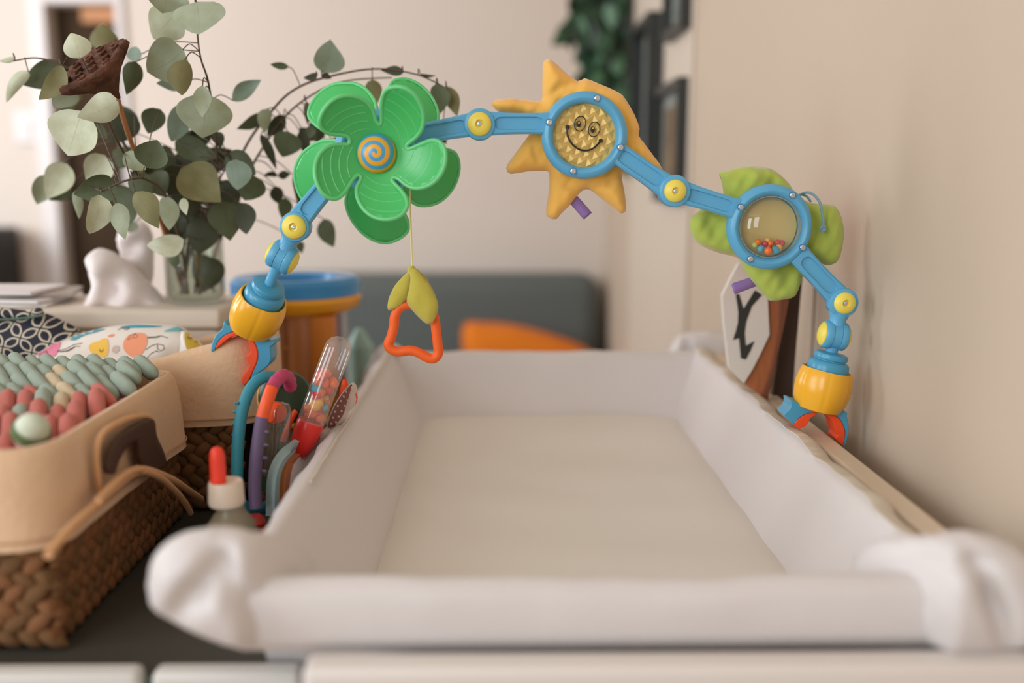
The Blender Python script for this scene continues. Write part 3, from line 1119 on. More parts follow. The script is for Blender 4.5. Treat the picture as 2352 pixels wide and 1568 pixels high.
def rrect(x0, y0, x1, y1, r, n=6, grow=0.0):
    """points round a rounded rectangle, pushed outwards by grow; the count depends only on the rectangle"""
    pts = []
    for cx, cy, a0 in ((x1 - r, y0 + r, -90), (x1 - r, y1 - r, 0), (x0 + r, y1 - r, 90), (x0 + r, y0 + r, 180)):
        for k in range(n + 1):
            a = R(a0 + 90 * k / n)
            pts.append((cx, cy, math.cos(a), math.sin(a)))
    out = []
    for i in range(len(pts)):
        a, b_ = pts[i], pts[(i + 1) % len(pts)]
        pa, pb = [(q_[0] + r * q_[2], q_[1] + r * q_[3]) for q_ in (a, b_)]
        L = math.hypot(pb[0] - pa[0], pb[1] - pa[1])
        m_ = max(1, int(L / .012))
        for k in range(m_):
            t = k / m_
            out.append((pa[0] + (pb[0] - pa[0]) * t + grow * (a[2] + (b_[2] - a[2]) * t), pa[1] + (pb[1] - pa[1]) * t + grow * (a[3] + (b_[3] - a[3]) * t)))
    return out


def loft(name, loops, m, par, smooth=60, cap=None):
    n = len(loops[0])
    V = [p for l in loops for p in l]
    Fc = []
    for i in range(len(loops) - 1):
        for k in range(n):
            k2 = (k + 1) % n
            Fc.append((i * n + k, i * n + k2, (i + 1) * n + k2, (i + 1) * n + k))
    if cap is not None:
        Fc.append(tuple(cap * n + k for k in range(n)))
    return mesh(name, V, Fc, m, par, smooth)


def strand_mesh():
    V, Fc = [], []
    n, k = 8, 6
    for i in range(n + 1):
        t = i / n
        w = math.sin(math.pi * t) ** .6 if 0 < t < 1 else 0.05
        for j in range(k):
            a = 2 * math.pi * j / k
            V.append((t - .5, .34 * w * math.cos(a), .22 * w * math.sin(a) + .06 * math.sin(math.pi * t)))
    for i in range(n):
        for j in range(k):
            j2 = (j + 1) % k
            Fc.append((i * k + j, i * k + j2, (i + 1) * k + j2, (i + 1) * k + j))
    out = []
    for m in (m_wick, m_wick2):
        me = bpy.data.meshes.new('strand')
        me.from_pydata(V, [], Fc)
        finish(me, m, 180)
        out.append(me)
    return out


STR = strand_mesh()


def basket(label, x0, y0, x1, y1, z0, rim, zc, sides, core_top):
    b = thing('wicker_basket', label, 'basket', ((x0 + x1) / 2, (y0 + y1) / 2, z0), 'lined baskets on the dresser')
    r = .03
    L0 = rrect(x0, y0, x1, y1, r, grow=-.012)
    L1 = rrect(x0, y0, x1, y1, r, grow=-.006)
    loft('body', [[(x, y, z0 + .001) for x, y in L0], [(x, y, (z0 + zc) / 2) for x, y in L1], [(x, y, core_top) for x, y in L1]], m_wickd, b, 50, cap=0)

    zcv = zc
    zc_ = (lambda x, y: zcv) if not callable(zc) else zc
    loops = []
    for off, zf in ((-.016, -.045), (-.010, -.02), (-.006, -.004), (-.002, .0015), (.003, .001), (.007, -.006), (.010, -.022), (.011, -.040)):
        loops.append([(x + nz(y * .5, .2, .0016) * ((max(0, -zf)) / .045), y + nz(x * .5, .4, .0012) * (max(0, -zf) / .045), rim(x, y) + zf + nz(x * .4, y * .4, .0012)) for x, y in rrect(x0, y0, x1, y1, r, grow=off)])
    for off, dz_ in ((.012, .004), (.0125, .0), (.009, -.001)):
        loops.append([(x + nz(y * .5, .2, .0022), y + nz(x * .5, .4, .0016), zc_(x, y) + dz_ + nz(x * .3, y * .3, .001)) for x, y in rrect(x0, y0, x1, y1, r, grow=off)])
    loft('liner', loops, m_linen, b, 60)['label'] = 'folded beige linen liner'
    hem = [(x + nz(y * .5, .2, .0022), y + nz(x * .5, .4, .0016), zc_(x, y) + .0075 + nz(x * .3, y * .3, .001)) for x, y in rrect(x0, y0, x1, y1, r, grow=.0132)]
    tube('hem_seam', hem, .0008, M('linen_seam', (176, 140, 104), .9), b, 5, closed=True)
    for (axis, a0, a1, c, zz0, zz1) in sides:
        row = 0
        z = zz0
        while z < zz1:
            a = a0 + (0.008 if row % 2 else 0)
            while a < a1:
                ang = R(38 if row % 2 else -38) + random.uniform(-.12, .12)
                sc = random.uniform(.025, .030)
                u = Vector((0, 1, 0)) if axis == 'x' else Vector((1, 0, 0))
                w = Vector((1, 0, 0)) if axis == 'x' else Vector((0, -1, 0))
                v = w.cross(u)
                d1 = u * math.cos(ang) + v * math.sin(ang)
                d2 = w.cross(d1)
                pos_ = u * a + Vector((0, 0, z)) + (Vector((c, 0, 0)) if axis == 'x' else Vector((0, c, 0)))
                Mx = Matrix.Translation(pos_) @ Matrix((d1, d2, w)).transposed().to_4x4() @ Matrix.Diagonal((sc, sc * .78, sc * .8, 1))
                link('strand', random.choice(STR), b, Mx)
                a += .0165
            z += .0115
            row += 1
    return b


nb = basket('wicker basket with beige liner nearest the camera, filled with a mint and coral knitted blanket', -.62, .70, -.330, .995, TZ, lambda x, y: 1.043 + .004 * math.sin(x * 20), .968,
            [('x', .705, .99, -.334, TZ + .010, .966), ('y', -.60, -.335, .703, TZ + .010, .965)], .975)
# dark patch for the hole and shadow arc in the near liner, and the tied cords
m_slot = M('slot_shade', (60, 36, 20), .6, k=.7)
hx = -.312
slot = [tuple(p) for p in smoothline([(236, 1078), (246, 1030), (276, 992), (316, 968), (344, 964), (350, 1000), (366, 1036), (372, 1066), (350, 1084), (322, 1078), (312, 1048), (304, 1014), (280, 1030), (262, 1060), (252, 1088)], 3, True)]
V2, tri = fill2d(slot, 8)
hs = mesh('handle', [PX(x, y, hx) for x, y in V2], tri, m_slot, nb, 60)  # dark sheet standing in for the shaded handle hole
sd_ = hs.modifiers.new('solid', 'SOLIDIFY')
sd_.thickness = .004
hs['label'] = 'dark patch for the shaded handle slot in the liner'
m_tie = M('linen_tie', (196, 150, 108), .9)
tube('slot_binding', smoothline([PX(*p, hx - .002) for p in [(232, 1140), (222, 1060), (232, 1000), (280, 966), (325, 955), (345, 960)]], 6), .0026, m_tie, nb, 8)
tube('tie', smoothline([PX(*p, hx + .008) for p in [(225, 1150), (285, 1090), (330, 1078), (390, 1098), (430, 1124), (462, 1146)]], 6), .0034, m_tie, nb, 8)
tube('tie', smoothline([PX(*p, hx + .010) for p in [(330, 1080), (370, 1098), (405, 1130), (425, 1155), (438, 1178)]], 6), .0030, m_tie, nb, 8)
tube('tie', smoothline([PX(*p, hx + .004) for p in [(110, 1275), (160, 1215), (230, 1150), (290, 1095), (330, 1082)]], 6), .0034, m_tie, nb, 8)
rb_ = basket('wicker basket with beige liner behind, holding the diaper pack and gripped by the toy arch', -.60, 1.025, -.262, 1.155, TZ, lambda x, y: 1.046 + max(0, (x + .36)) * .26, .978,
             [('y', -.42, -.275, 1.018, TZ + .010, .985), ('x', 1.02, 1.15, -.256, TZ + .010, .985)], .985)

# ---- knitted blanket in the near basket
kb = thing('knitted_blanket', 'chunky mint and coral knitted blanket folded in the nearest basket', 'blanket', (-.47, .85, .985))
m_mint = M('mint_yarn', (150, 166, 150), .95, .1, sheen=.4, bump=(400, .5, .003), var=.06, vscale=40)
m_coral = M('coral_yarn', (196, 98, 84), .95, .1, sheen=.4, bump=(400, .5, .003), var=.08, vscale=40)
m_cream = M('cream_yarn', (206, 186, 150), .95, .1, sheen=.4, bump=(400, .5, .003))
m_sage = M('sage_yarn', (132, 148, 120), .95, .1, sheen=.4, bump=(400, .5, .003))
box('folded_body', (-.605, .715, .976), (-.345, .982, 1.018), m_coral, kb, bv=.012, seg=3)
cap_me = {}
def capsule(m):
    if m.name not in cap_me:
        pr = [(.0005, -.5)] + [(.24 * math.cos(R(t)), -.26 + .24 * math.sin(R(t))) for t in (-75, -50, -25, 0)] + [(.24 * math.cos(R(t)), .26 + .24 * math.sin(R(t))) for t in (0, 25, 50, 75)] + [(.0005, .5)]
        V, Fc = lathe_data(pr, (0, 0, 0), (0, 0, 1), 12)
        me = bpy.data.meshes.new('stitch')
        me.from_pydata([tuple(v) for v in V], [], Fc)
        finish(me, m, 180)
        cap_me[m.name] = me
    return cap_me[m.name]
rows = [(.968, 1.050, 'mmmmmmmm'), (.938, 1.048, 'mmmmmkmm'), (.908, 1.044, 'mmmmmmkm'), (.876, 1.040, 'mcmkmmmr'), (.846, 1.037, 'rrkrcmmr'), (.816, 1.034, 'rrrrgrmr'), (.786, 1.030, 'rrrrrgrr'), (.756, 1.024, 'rrrrgrrr'), (.728, 1.016, 'rrrrrrrr')]
mk = {'m': m_mint, 'r': m_coral, 'c': m_cream, 'k': m_cream, 'g': m_sage}
for ri, (y, z, cs) in enumerate(rows):
    x = -.350 - .006 * (ri % 2)
    k = 0
    while x > -.60:
        c = cs[(k * 3 + ri) % len(cs)] if k else cs[-1]
        d = Vector((-.62, .75, .22)) if ri < 4 else Vector((-.30, .75, .35))
        d.normalize()
        a, u, v = basis(d)
        Mx = Matrix.Translation((x, y, z + random.uniform(-.003, .003))) @ Matrix((u, v, a)).transposed().to_4x4() @ Matrix.Diagonal((.032, .030, .048, 1))
        link('stitch', capsule(mk[c]), kb, Mx)
        x -= .0155
        k += 1
bb = thing('knitted_ball', 'small white and green knitted ball among the coral stitches of the blanket', 'ball', P(72, 995, .742))
V, Fc = lathe_data([(.001, -.0145)] + [(.0135 * math.cos(R(t)), .0145 * math.sin(R(t))) for t in range(-75, 90, 15)] + [(.001, .0145)], P(72, 990, .738), (.5, -.3, .8), 20)
mesh('ball', V, Fc, M('white_green_yarn', (176, 184, 166), .95, var=.35, vscale=45, sheen=.3), bb, 180)
V, Fc = lathe_data([(.0140, -.004), (.0148, 0), (.0140, .004)], P(72, 990, .738), (.5, -.3, .8), 20, None, False)
mesh('stripe', V, Fc, M('dark_green_yarn', (86, 104, 66), .95), bb, 180)

# ================================================================== DIAPER PACK, POUCH
m_pack = M('white_film', (214, 206, 198), .32, .5, bump=(30, .15, .006), k=.80)
pk = thing('diaper_pack', 'white diaper pack printed with pink, yellow and coral blobs lying in the basket behind', 'diaper pack', P(270, 840, 1.09))
body = pillow_px('pack', [(62, 850), (92, 806), (150, 778), (230, 756), (300, 748), (372, 750), (414, 758), (432, 790), (408, 850), (300, 872), (150, 872)], 1.085, .030, .045, 70, m_pack, pk, 8, sm=3, power=.7, depth=lambda x, y: (830 - y) * .0002)
side = pillow_px('pack_end', [(400, 856), (412, 800), (416, 760), (432, 764), (458, 790), (482, 818), (470, 850), (440, 868)], 1.075, .014, .03, 30, m_pack, pk, 8, sm=3, power=.7)
b = bvh_of(body)
b2 = bvh_of(side)
flat = lambda n, c: M(n, c, .4, .4)
K8 = 520 / 1941
d8 = lambda pts: xf(pts, 0, 680, K8)
for nm, poly, col, bb_ in [('print_pink', d8([(322, 455), (390, 420), (450, 385), (525, 362), (520, 420), (500, 470), (470, 515), (400, 520), (335, 515)]), (214, 120, 150), b),
                      ('print_teal', d8([(585, 345), (640, 320), (760, 295), (905, 282), (820, 312), (720, 340), (660, 372), (610, 378)]), (40, 140, 160), b),
                      ('print_teal', d8([(1030, 268), (1120, 250), (1240, 250), (1400, 262), (1250, 270), (1120, 272)]), (40, 140, 160), b),
                      ('print_yellow', d8([(762, 430), (800, 400), (850, 385), (880, 368), (925, 372), (930, 490), (885, 530), (850, 512), (780, 480)]), (222, 178, 76), b),
                      ('print_grey', d8([(960, 455), (985, 425), (1020, 430), (1025, 460), (1000, 488), (965, 480)]), (186, 170, 158), b),
                      ('print_coral', d8([(925, 342), (960, 328), (985, 332), (960, 348), (930, 350)]), (226, 132, 100), b),
                      ('print_coral', d8([(1060, 395), (1100, 340), (1170, 318), (1240, 322), (1265, 370), (1250, 440), (1215, 500), (1175, 530), (1110, 510), (1062, 455)]), (230, 146, 112), b),
                      ('print_teal', d8([(1405, 305), (1460, 280), (1520, 265), (1555, 280), (1560, 300), (1480, 305)]), (110, 170, 174), b),
                      ('print_yellow', d8([(1580, 330), (1600, 312), (1650, 340), (1700, 400), (1728, 450), (1720, 490), (1690, 500), (1620, 470), (1590, 420)]), (200, 170, 60), b2),
                      ('print_plum', d8([(1725, 530), (1740, 495), (1775, 500), (1790, 515), (1760, 545)]), (110, 70, 80), b2)]:
    decal(nm, poly, bb_, flat('film_' + nm + str(col[0]), col), pk, .0005, 5, 3)
ink = [stroke_data(d8(p), bq, .00035) for p, bq in [
    ([(330, 540), (345, 500), (380, 480), (410, 490), (400, 510), (350, 510)], b), ([(360, 495), (400, 470), (415, 490)], b),
    ([(490, 470), (560, 455), (640, 415), (705, 405)], b), ([(490, 478), (570, 470), (650, 430), (690, 432)], b), ([(520, 480), (590, 470), (640, 440)], b),
    ([(855, 455), (865, 470), (880, 470), (890, 452)], b), ([(862, 466), (856, 480)], b), ([(872, 470), (872, 488)], b), ([(882, 466), (888, 478)], b),
    ([(1095, 380), (1110, 345), (1150, 325), (1185, 340), (1170, 360), (1130, 355), (1105, 375)], b), ([(1140, 350), (1165, 318)], b),
    ([(1265, 352), (1330, 350), (1380, 340), (1440, 360)], b), ([(1265, 360), (1340, 356), (1370, 348)], b),
    ([(1250, 460), (1300, 425), (1350, 410), (1400, 420), (1410, 450), (1380, 470), (1350, 450), (1350, 420)], b), ([(1260, 530), (1300, 490), (1345, 470), (1365, 480)], b),
    ([(1010, 290), (1050, 275), (1110, 275), (1090, 290), (1060, 285)], b),
    ([(1608, 345), (1620, 360), (1640, 355)], b2), ([(1612, 355), (1606, 368)], b2), ([(1624, 360), (1626, 376)], b2), ([(1636, 358), (1644, 370)], b2), ([(1668, 385), (1680, 396), (1690, 390)], b2), ([(1676, 392), (1672, 404)], b2)]]
for i in ink:
    if i[0]:
        mesh('print_line', i[0], i[1], m_ink, pk, 60)

# navy pouch with a printed petal grid
def petal_mat():
    m = bpy.data.materials.new('navy_petal_print')
    m.use_nodes = True
    nt = m.node_tree
    bs = nt.nodes['Principled BSDF']
    bs.inputs['Roughness'].default_value = .75
    tc = nt.nodes.new('ShaderNodeTexCoord')
    mp = nt.nodes.new('ShaderNodeMapping')
    mp.inputs['Rotation'].default_value = (0, R(-14), 0)
    mp.inputs['Scale'].default_value = (62, 1, 74)
    nt.links.new(tc.outputs['Object'], mp.inputs[0])
    sp = nt.nodes.new('ShaderNodeSeparateXYZ')
    nt.links.new(mp.outputs[0], sp.inputs[0])

    def mth(op, a, bb=None, cc=None):
        n = nt.nodes.new('ShaderNodeMath')
        n.operation = op
        for i, v in enumerate((a, bb, cc)):
            if v is None:
                continue
            if isinstance(v, (int, float)):
                n.inputs[i].default_value = v
            else:
                nt.links.new(v, n.inputs[i])
        return n.outputs[0]
    u, v = sp.outputs[0], sp.outputs[2]
    fu, fv = mth('SUBTRACT', mth('FRACT', u), .5), mth('SUBTRACT', mth('FRACT', v), .5)
    par = mth('FLOORED_MODULO', mth('ADD', mth('FLOOR', u), mth('FLOOR', v)), 2)
    sg = mth('SUBTRACT', mth('MULTIPLY', par, 2), 1)
    fu = mth('MULTIPLY', fu, sg)
    k, Rr = .519, .747
    def circ(a, b_):
        x, y = mth('SUBTRACT', fu, a), mth('SUBTRACT', fv, b_)
        return mth('SUBTRACT', mth('SQRT', mth('ADD', mth('MULTIPLY', x, x), mth('MULTIPLY', y, y))), Rr)
    d = mth('MAXIMUM', circ(k * .5, -k * .5), circ(-k * .5, k * .5))
    sq = mth('SUBTRACT', mth('MAXIMUM', mth('ABSOLUTE', fu), mth('ABSOLUTE', fv)), .46)
    d = mth('MAXIMUM', d, sq)
    line = mth('MULTIPLY', mth('LESS_THAN', d, -.015), mth('GREATER_THAN', d, -.135))
    mx = nt.nodes.new('ShaderNodeMix')
    mx.data_type = 'RGBA'
    mx.inputs['A'].default_value = C(28, 30, 46)
    mx.inputs['B'].default_value = C(192, 182, 164)
    nt.links.new(line, mx.inputs['Factor'])
    nt.links.new(mx.outputs['Result'], bs.inputs['Base Color'])
    return m


m_navy = petal_mat()
po = thing('pouch', 'navy fabric pouch printed with cream petal outlines, left of the diaper pack', 'pouch', P(60, 850, 1.10))
pillow_px('bag', [(-140, 850), (-140, 760), (-60, 722), (20, 722), (96, 718), (140, 734), (180, 756), (200, 785), (170, 840), (80, 872), (-40, 880)], 1.125, .030, .030, 60, m_navy, po, 9, sm=3, power=.7)
pillow_px('flap', [(-130, 740), (-120, 708), (-30, 700), (20, 708), (62, 712), (92, 707), (100, 722), (60, 730), (0, 733), (-70, 738)], 1.112, .006, .006, 14, m_navy, po, 6, sm=3)
tube('zipper', smoothline([P(*p, 1.104) for p in [(-120, 742), (0, 734), (60, 730), (100, 723)]], 5), .0014, M('green_zip', (66, 92, 78), .5), po, 8)

# ================================================================== WHITE BOX, VASE, PAPERS
m_cloth = M('white_canvas', (198, 186, 172), .85, bump=(300, .15, .002))
bxt = 1.078
sb = thing('storage_box', 'white canvas storage box behind the baskets, under the glass vase', 'storage box', (-.52, 1.25, TZ))
box('box_body', (-.72, 1.182, TZ), (-.338, 1.335, bxt - .024), m_cloth, sb, bv=.005)
box('box_lid', (-.724, 1.178, bxt - .0235), (-.334, 1.339, bxt), m_cloth, sb, bv=.005, seg=3)
cp = thing('crumpled_cloth', 'crumpled white muslin cloth on the storage box, left of the vase', 'cloth', P(290, 715, 1.25))
m_musl = M('white_muslin', (216, 206, 204), .9, bump=(40, .3, .006), sheen=.2)
pillow_px('cloth_fold', [(192, 716), (205, 680), (216, 655), (204, 622), (200, 590), (226, 570), (262, 580), (306, 614), (344, 652), (374, 690), (386, 716), (300, 722)], 1.25, .035, .04, 60, m_musl, cp, 8, sm=3, crease=lambda x, y, q: q * (.014 * math.sin(x * .07 + y * .03) + .008 * math.sin(y * .09 - x * .05)))
pillow_px('cloth_fold', [(268, 545), (280, 520), (305, 506), (335, 512), (350, 545), (350, 640), (330, 690), (290, 640), (275, 580)], 1.292, .02, .025, 40, m_musl, cp, 8, sm=3, crease=lambda x, y, q: q * .01 * math.sin(y * .08 + x * .04))
for i, (x, y, sx, sy, a, col) in enumerate([(-.63, 1.25, .15, .11, 6, (196, 190, 188)), (-.615, 1.255, .13, .10, -8, (206, 200, 200)), (-.60, 1.26, .12, .09, 14, (150, 140, 132)), (-.625, 1.25, .12, .09, -3, (204, 198, 198))]):
    V, Fc = box_data((-sx / 2, -sy / 2, 0), (sx / 2, sy / 2, .0045))
    Mx = Matrix.Translation((x, y, bxt + .0003 + i * .005)) @ Matrix.Rotation(R(a), 4, 'Z')
    o = mesh('booklet', [Mx @ Vector(v) for v in V], Fc, M('booklet_%d' % i, col, .6), None, 30)
    bevel(o, .0006, 1)
    tag(o, ['white booklet at the bottom of the small stack beside the crumpled cloth', 'pale booklet second from the bottom of the small stack', 'grey brown booklet third from the bottom of the small stack', 'white booklet on top of the small stack beside the crumpled cloth'][i], 'booklet', 'booklets on the storage box')

VX, VY = P(449, 650, 1.255).x, 1.255
m_glass = clear('vase_glass', (.90, .93, .90), .14, .02)
vs = thing('glass_vase', 'clear glass vase of water holding the eucalyptus branches', 'vase', (VX, VY, bxt))
rv = .0365
lathe('vase_wall', [(.004, .004), (rv * .82, .004), (rv * .93, .010), (rv * .92, .05), (rv * .94, .118), (rv * 1.0, .120), (rv * 1.0, .05), (rv * .99, .004), (rv * .93, .0005), (.004, .0005)], (VX, VY, bxt), (0, 0, 1), m_glass, vs, 40, None, False, 60)
lathe('water', [(rv * .80, .006), (rv * .90, .012), (rv * .90, .068), (.002, .068)], (VX, VY, bxt), (0, 0, 1), clear('water', (.86, .88, .84), .10, .02), vs, 32, None, False)

# ================================================================== EUCALYPTUS
def leaf_mat(name, c1, rough=.6):
    m = bpy.data.materials.new(name)
    m.use_nodes = True
    nt = m.node_tree
    bs = nt.nodes['Principled BSDF']
    bs.inputs['Roughness'].default_value = rough
    bs.inputs['Specular IOR Level'].default_value = .35
    uv = nt.nodes.new('ShaderNodeUVMap')
    sp = nt.nodes.new('ShaderNodeSeparateXYZ')
    nt.links.new(uv.outputs[0], sp.inputs[0])

    def mth(op, a, bb=None):
        n = nt.nodes.new('ShaderNodeMath')
        n.operation = op
        for i, v in enumerate((a, bb)):
            if v is None:
                continue
            if isinstance(v, (int, float)):
                n.inputs[i].default_value = v
            else:
                nt.links.new(v, n.inputs[i])
        return n.outputs[0]
    s = mth('ABSOLUTE', mth('SUBTRACT', sp.outputs[1], .5))
    mid = mth('LESS_THAN', s, .010)
    f = mth('FRACT', mth('SUBTRACT', mth('MULTIPLY', sp.outputs[0], 6.0), mth('MULTIPLY', s, 5.0)))
    vein = mth('MULTIPLY', mth('LESS_THAN', f, .045), .35)
    fac = mth('MULTIPLY', mth('MAXIMUM', mid, vein), .38)
    tc = nt.nodes.new('ShaderNodeTexCoord')
    nz_ = nt.nodes.new('ShaderNodeTexNoise')
    nz_.inputs['Scale'].default_value = 55
    nz_.inputs['Detail'].default_value = 5
    nt.links.new(tc.outputs['Object'], nz_.inputs['Vector'])
    r = nt.nodes.new('ShaderNodeValToRGB')
    a = C(*c1)
    r.color_ramp.elements[0].position, r.color_ramp.elements[1].position = .3, .72
    r.color_ramp.elements[0].color = (a[0] * .82, a[1] * .80, a[2] * .70, 1)
    r.color_ramp.elements[1].color = (a[0] * 1.1, a[1] * 1.12, a[2] * 1.15, 1)
    nt.links.new(nz_.outputs[0], r.inputs[0])
    mx = nt.nodes.new('ShaderNodeMix')
    mx.data_type = 'RGBA'
    nt.links.new(fac, mx.inputs['Factor'])
    nt.links.new(r.outputs[0], mx.inputs['A'])
    mx.inputs['B'].default_value = (a[0] * .6, a[1] * .55, a[2] * .45, 1)
    nt.links.new(mx.outputs['Result'], bs.inputs['Base Color'])
    return m


LM = {'l': leaf_mat('leaf_pale', (190, 194, 172)), 'm': leaf_mat('leaf_sage', (150, 158, 136)), 'b': leaf_mat('leaf_blue_green', (132, 148, 136)),  # own leaf colours, with lit and shaded foliage partly put into the tones
      'd': leaf_mat('leaf_dark', (80, 88, 64)), 'o': leaf_mat('leaf_olive', (116, 112, 78)), 'k': leaf_mat('leaf_deep', (60, 64, 46))}
m_stem = M('brown_stem', (74, 56, 40), .6)
V0 = (449, 712, VY)
BR = {
    'A': ('tall eucalyptus branch with large pale leaves rising above the vase', [(455, 700, VY), (462, 560, 1.23), (498, 400, 1.17), (482, 208, 1.10), (458, 118, 1.085), (446, -30, 1.08)]),
    'B': ('eucalyptus branch reaching up and left past the dried seed pod', [(430, 700, VY), (400, 560, 1.21), (340, 440, 1.13), (284, 350, 1.06), (245, 270, 1.035), (222, 200, 1.025), (190, 140, 1.02), (172, 85, 1.02)]),
    'E': ('eucalyptus branch arching to the far left with blurred pale leaves', [(425, 695, VY), (395, 560, 1.22), (330, 420, 1.18), (270, 300, 1.15), (200, 185, 1.13), (140, 150, 1.12), (85, 133, 1.12), (30, 140, 1.12)]),
    'C': ('long thin eucalyptus branch arching right behind the green flower', [(465, 700, VY), (500, 560, 1.25), (552, 363, 1.21), (628, 250, 1.18), (690, 198, 1.17), (780, 170, 1.16), (870, 158, 1.16), (960, 172, 1.15), (1030, 205, 1.15)]),
    'G': ('lower eucalyptus branch arching right with small dark leaves', [(468, 700, VY), (510, 540, 1.25), (555, 430, 1.22), (600, 345, 1.20), (660, 262, 1.19), (730, 210, 1.18), (800, 185, 1.18), (900, 178, 1.18)]),
    'D': ('drooping eucalyptus branch with three veined leaves hanging in front of the vase', [(435, 700, VY), (415, 560, 1.19), (380, 450, 1.09), (335, 412, 1.04), (300, 412, 1.03), (262, 425, 1.03), (235, 440, 1.03)]),
    'H': ('short bushy eucalyptus branch with dark broad leaves over the vase mouth', [(450, 700, VY), (455, 600, 1.23), (470, 500, 1.19), (500, 420, 1.16), (530, 370, 1.15)]),
}
BO, BP, TW = {}, {}, {}
for k, (lab, pts) in BR.items():
    w = [P(*p) for p in pts]
    w[0] = Vector((VX + (w[0].x - VX) * .8, VY + random.uniform(-.012, .012), bxt + .012))
    ln = smoothline(w, 7)
    BO[k] = thing('eucalyptus_branch', lab, 'branch', tuple(w[0]), 'eucalyptus branches in the vase')
    n = len(ln)
    tube('stem', ln, [.0019 - .0012 * i / n for i in range(n)], m_stem, BO[k], 7)
    BP[k] = ln
    TW[k] = []
LN = 0


def leaf(bx, by, tx, ty, w, tone, br, dy=0.0, curl=None, off=(0, 0), sc=1.0, a=.8, pw=.62, roll=None, sick=None):
    global LN
    bx, by, tx, ty, w = off[0] + bx * sc, off[1] + by * sc, off[0] + tx * sc, off[1] + ty * sc, w * sc
    rs = random.Random(LN * 13 + 5)
    LN += 1
    ln = BP[br]
    bestd, near = 1e9, None
    for p in ln[7:]:
        d = p - CAM
        wz = d.dot(FWD)
        X, Y2 = 1176 + F * d.dot(RT) / wz, 784 - F * d.dot(UP) / wz
        q_ = (X - bx) ** 2 + (Y2 - by) ** 2
        if q_ < bestd:
            bestd, near = q_, p
    Y = near.y + dy
    B = P(bx, by, Y)
    tl = rs.uniform(-.25, .25)
    T = P(tx, ty, Y + tl * math.hypot(tx - bx, ty - by) * px(Y))
    ax = T - B
    L = ax.length
    ax.normalize()
    view = (CAM - B).normalized()
    sd = ax.cross(view).normalized()
    nr = sd.cross(ax).normalized()
    if nr.dot(view) < 0:
        nr = -nr
    ro = roll if roll is not None else rs.uniform(-.45, .45)
    sd2 = sd * math.cos(ro) + nr * math.sin(ro)
    nr2 = nr * math.cos(ro) - sd * math.sin(ro)
    W_ = w * px(Y) / 2 / math.cos(ro)
    cu = curl if curl is not None else rs.uniform(-.45, .5)
    bend = rs.uniform(-.10, .14)
    aa, pp = rs.uniform(.66, .86), rs.uniform(.62, .95)
    sk = sick if sick is not None else rs.uniform(-.10, .10)
    nu, nv = 12, 8
    V, uv = [], []
    for i in range(nu + 1):
        t = i / nu
        f = (max(math.sin(math.pi * t ** aa), 0) ** pp * (1 - .18 * t ** 4) if 0 < t < 1 else 0.0)
        for j in range(nv + 1):
            s = (j / nv - .5) * 2
            wav = .07 * math.sin(t * 7 + s * 2 + LN) + .02 * math.sin(t * 13 + LN * 2)
            V.append(B + ax * (t * L) + sd2 * (s * f * W_ + sk * L * math.sin(math.pi * t)) + nr2 * (cu * W_ * (s * f) ** 2 + bend * L * math.sin(math.pi * t) + wav * W_ * (abs(s) ** 1.5) * f))
            uv.append((t, j / nv))
    Fc = []
    for i in range(nu):
        for j in range(nv):
            q_ = i * (nv + 1) + j
            Fc.append((q_, q_ + 1, q_ + nv + 2, q_ + nv + 1))
    o = mesh('leaf', V, Fc, LM[tone], BO[br], 180)
    ul = o.data.uv_layers.new(name='UVMap')
    for lp in o.data.loops:
        ul.data[lp.index].uv = uv[lp.vertex_index]
    if math.sqrt(bestd) < 260:
        mid = (near + B) / 2 + UZ * .006 + Vector((0, -.004, 0))
        TW[br].append(tube_data(smoothline([near, mid, B + ax * L * .02], 4), .0006, 5))


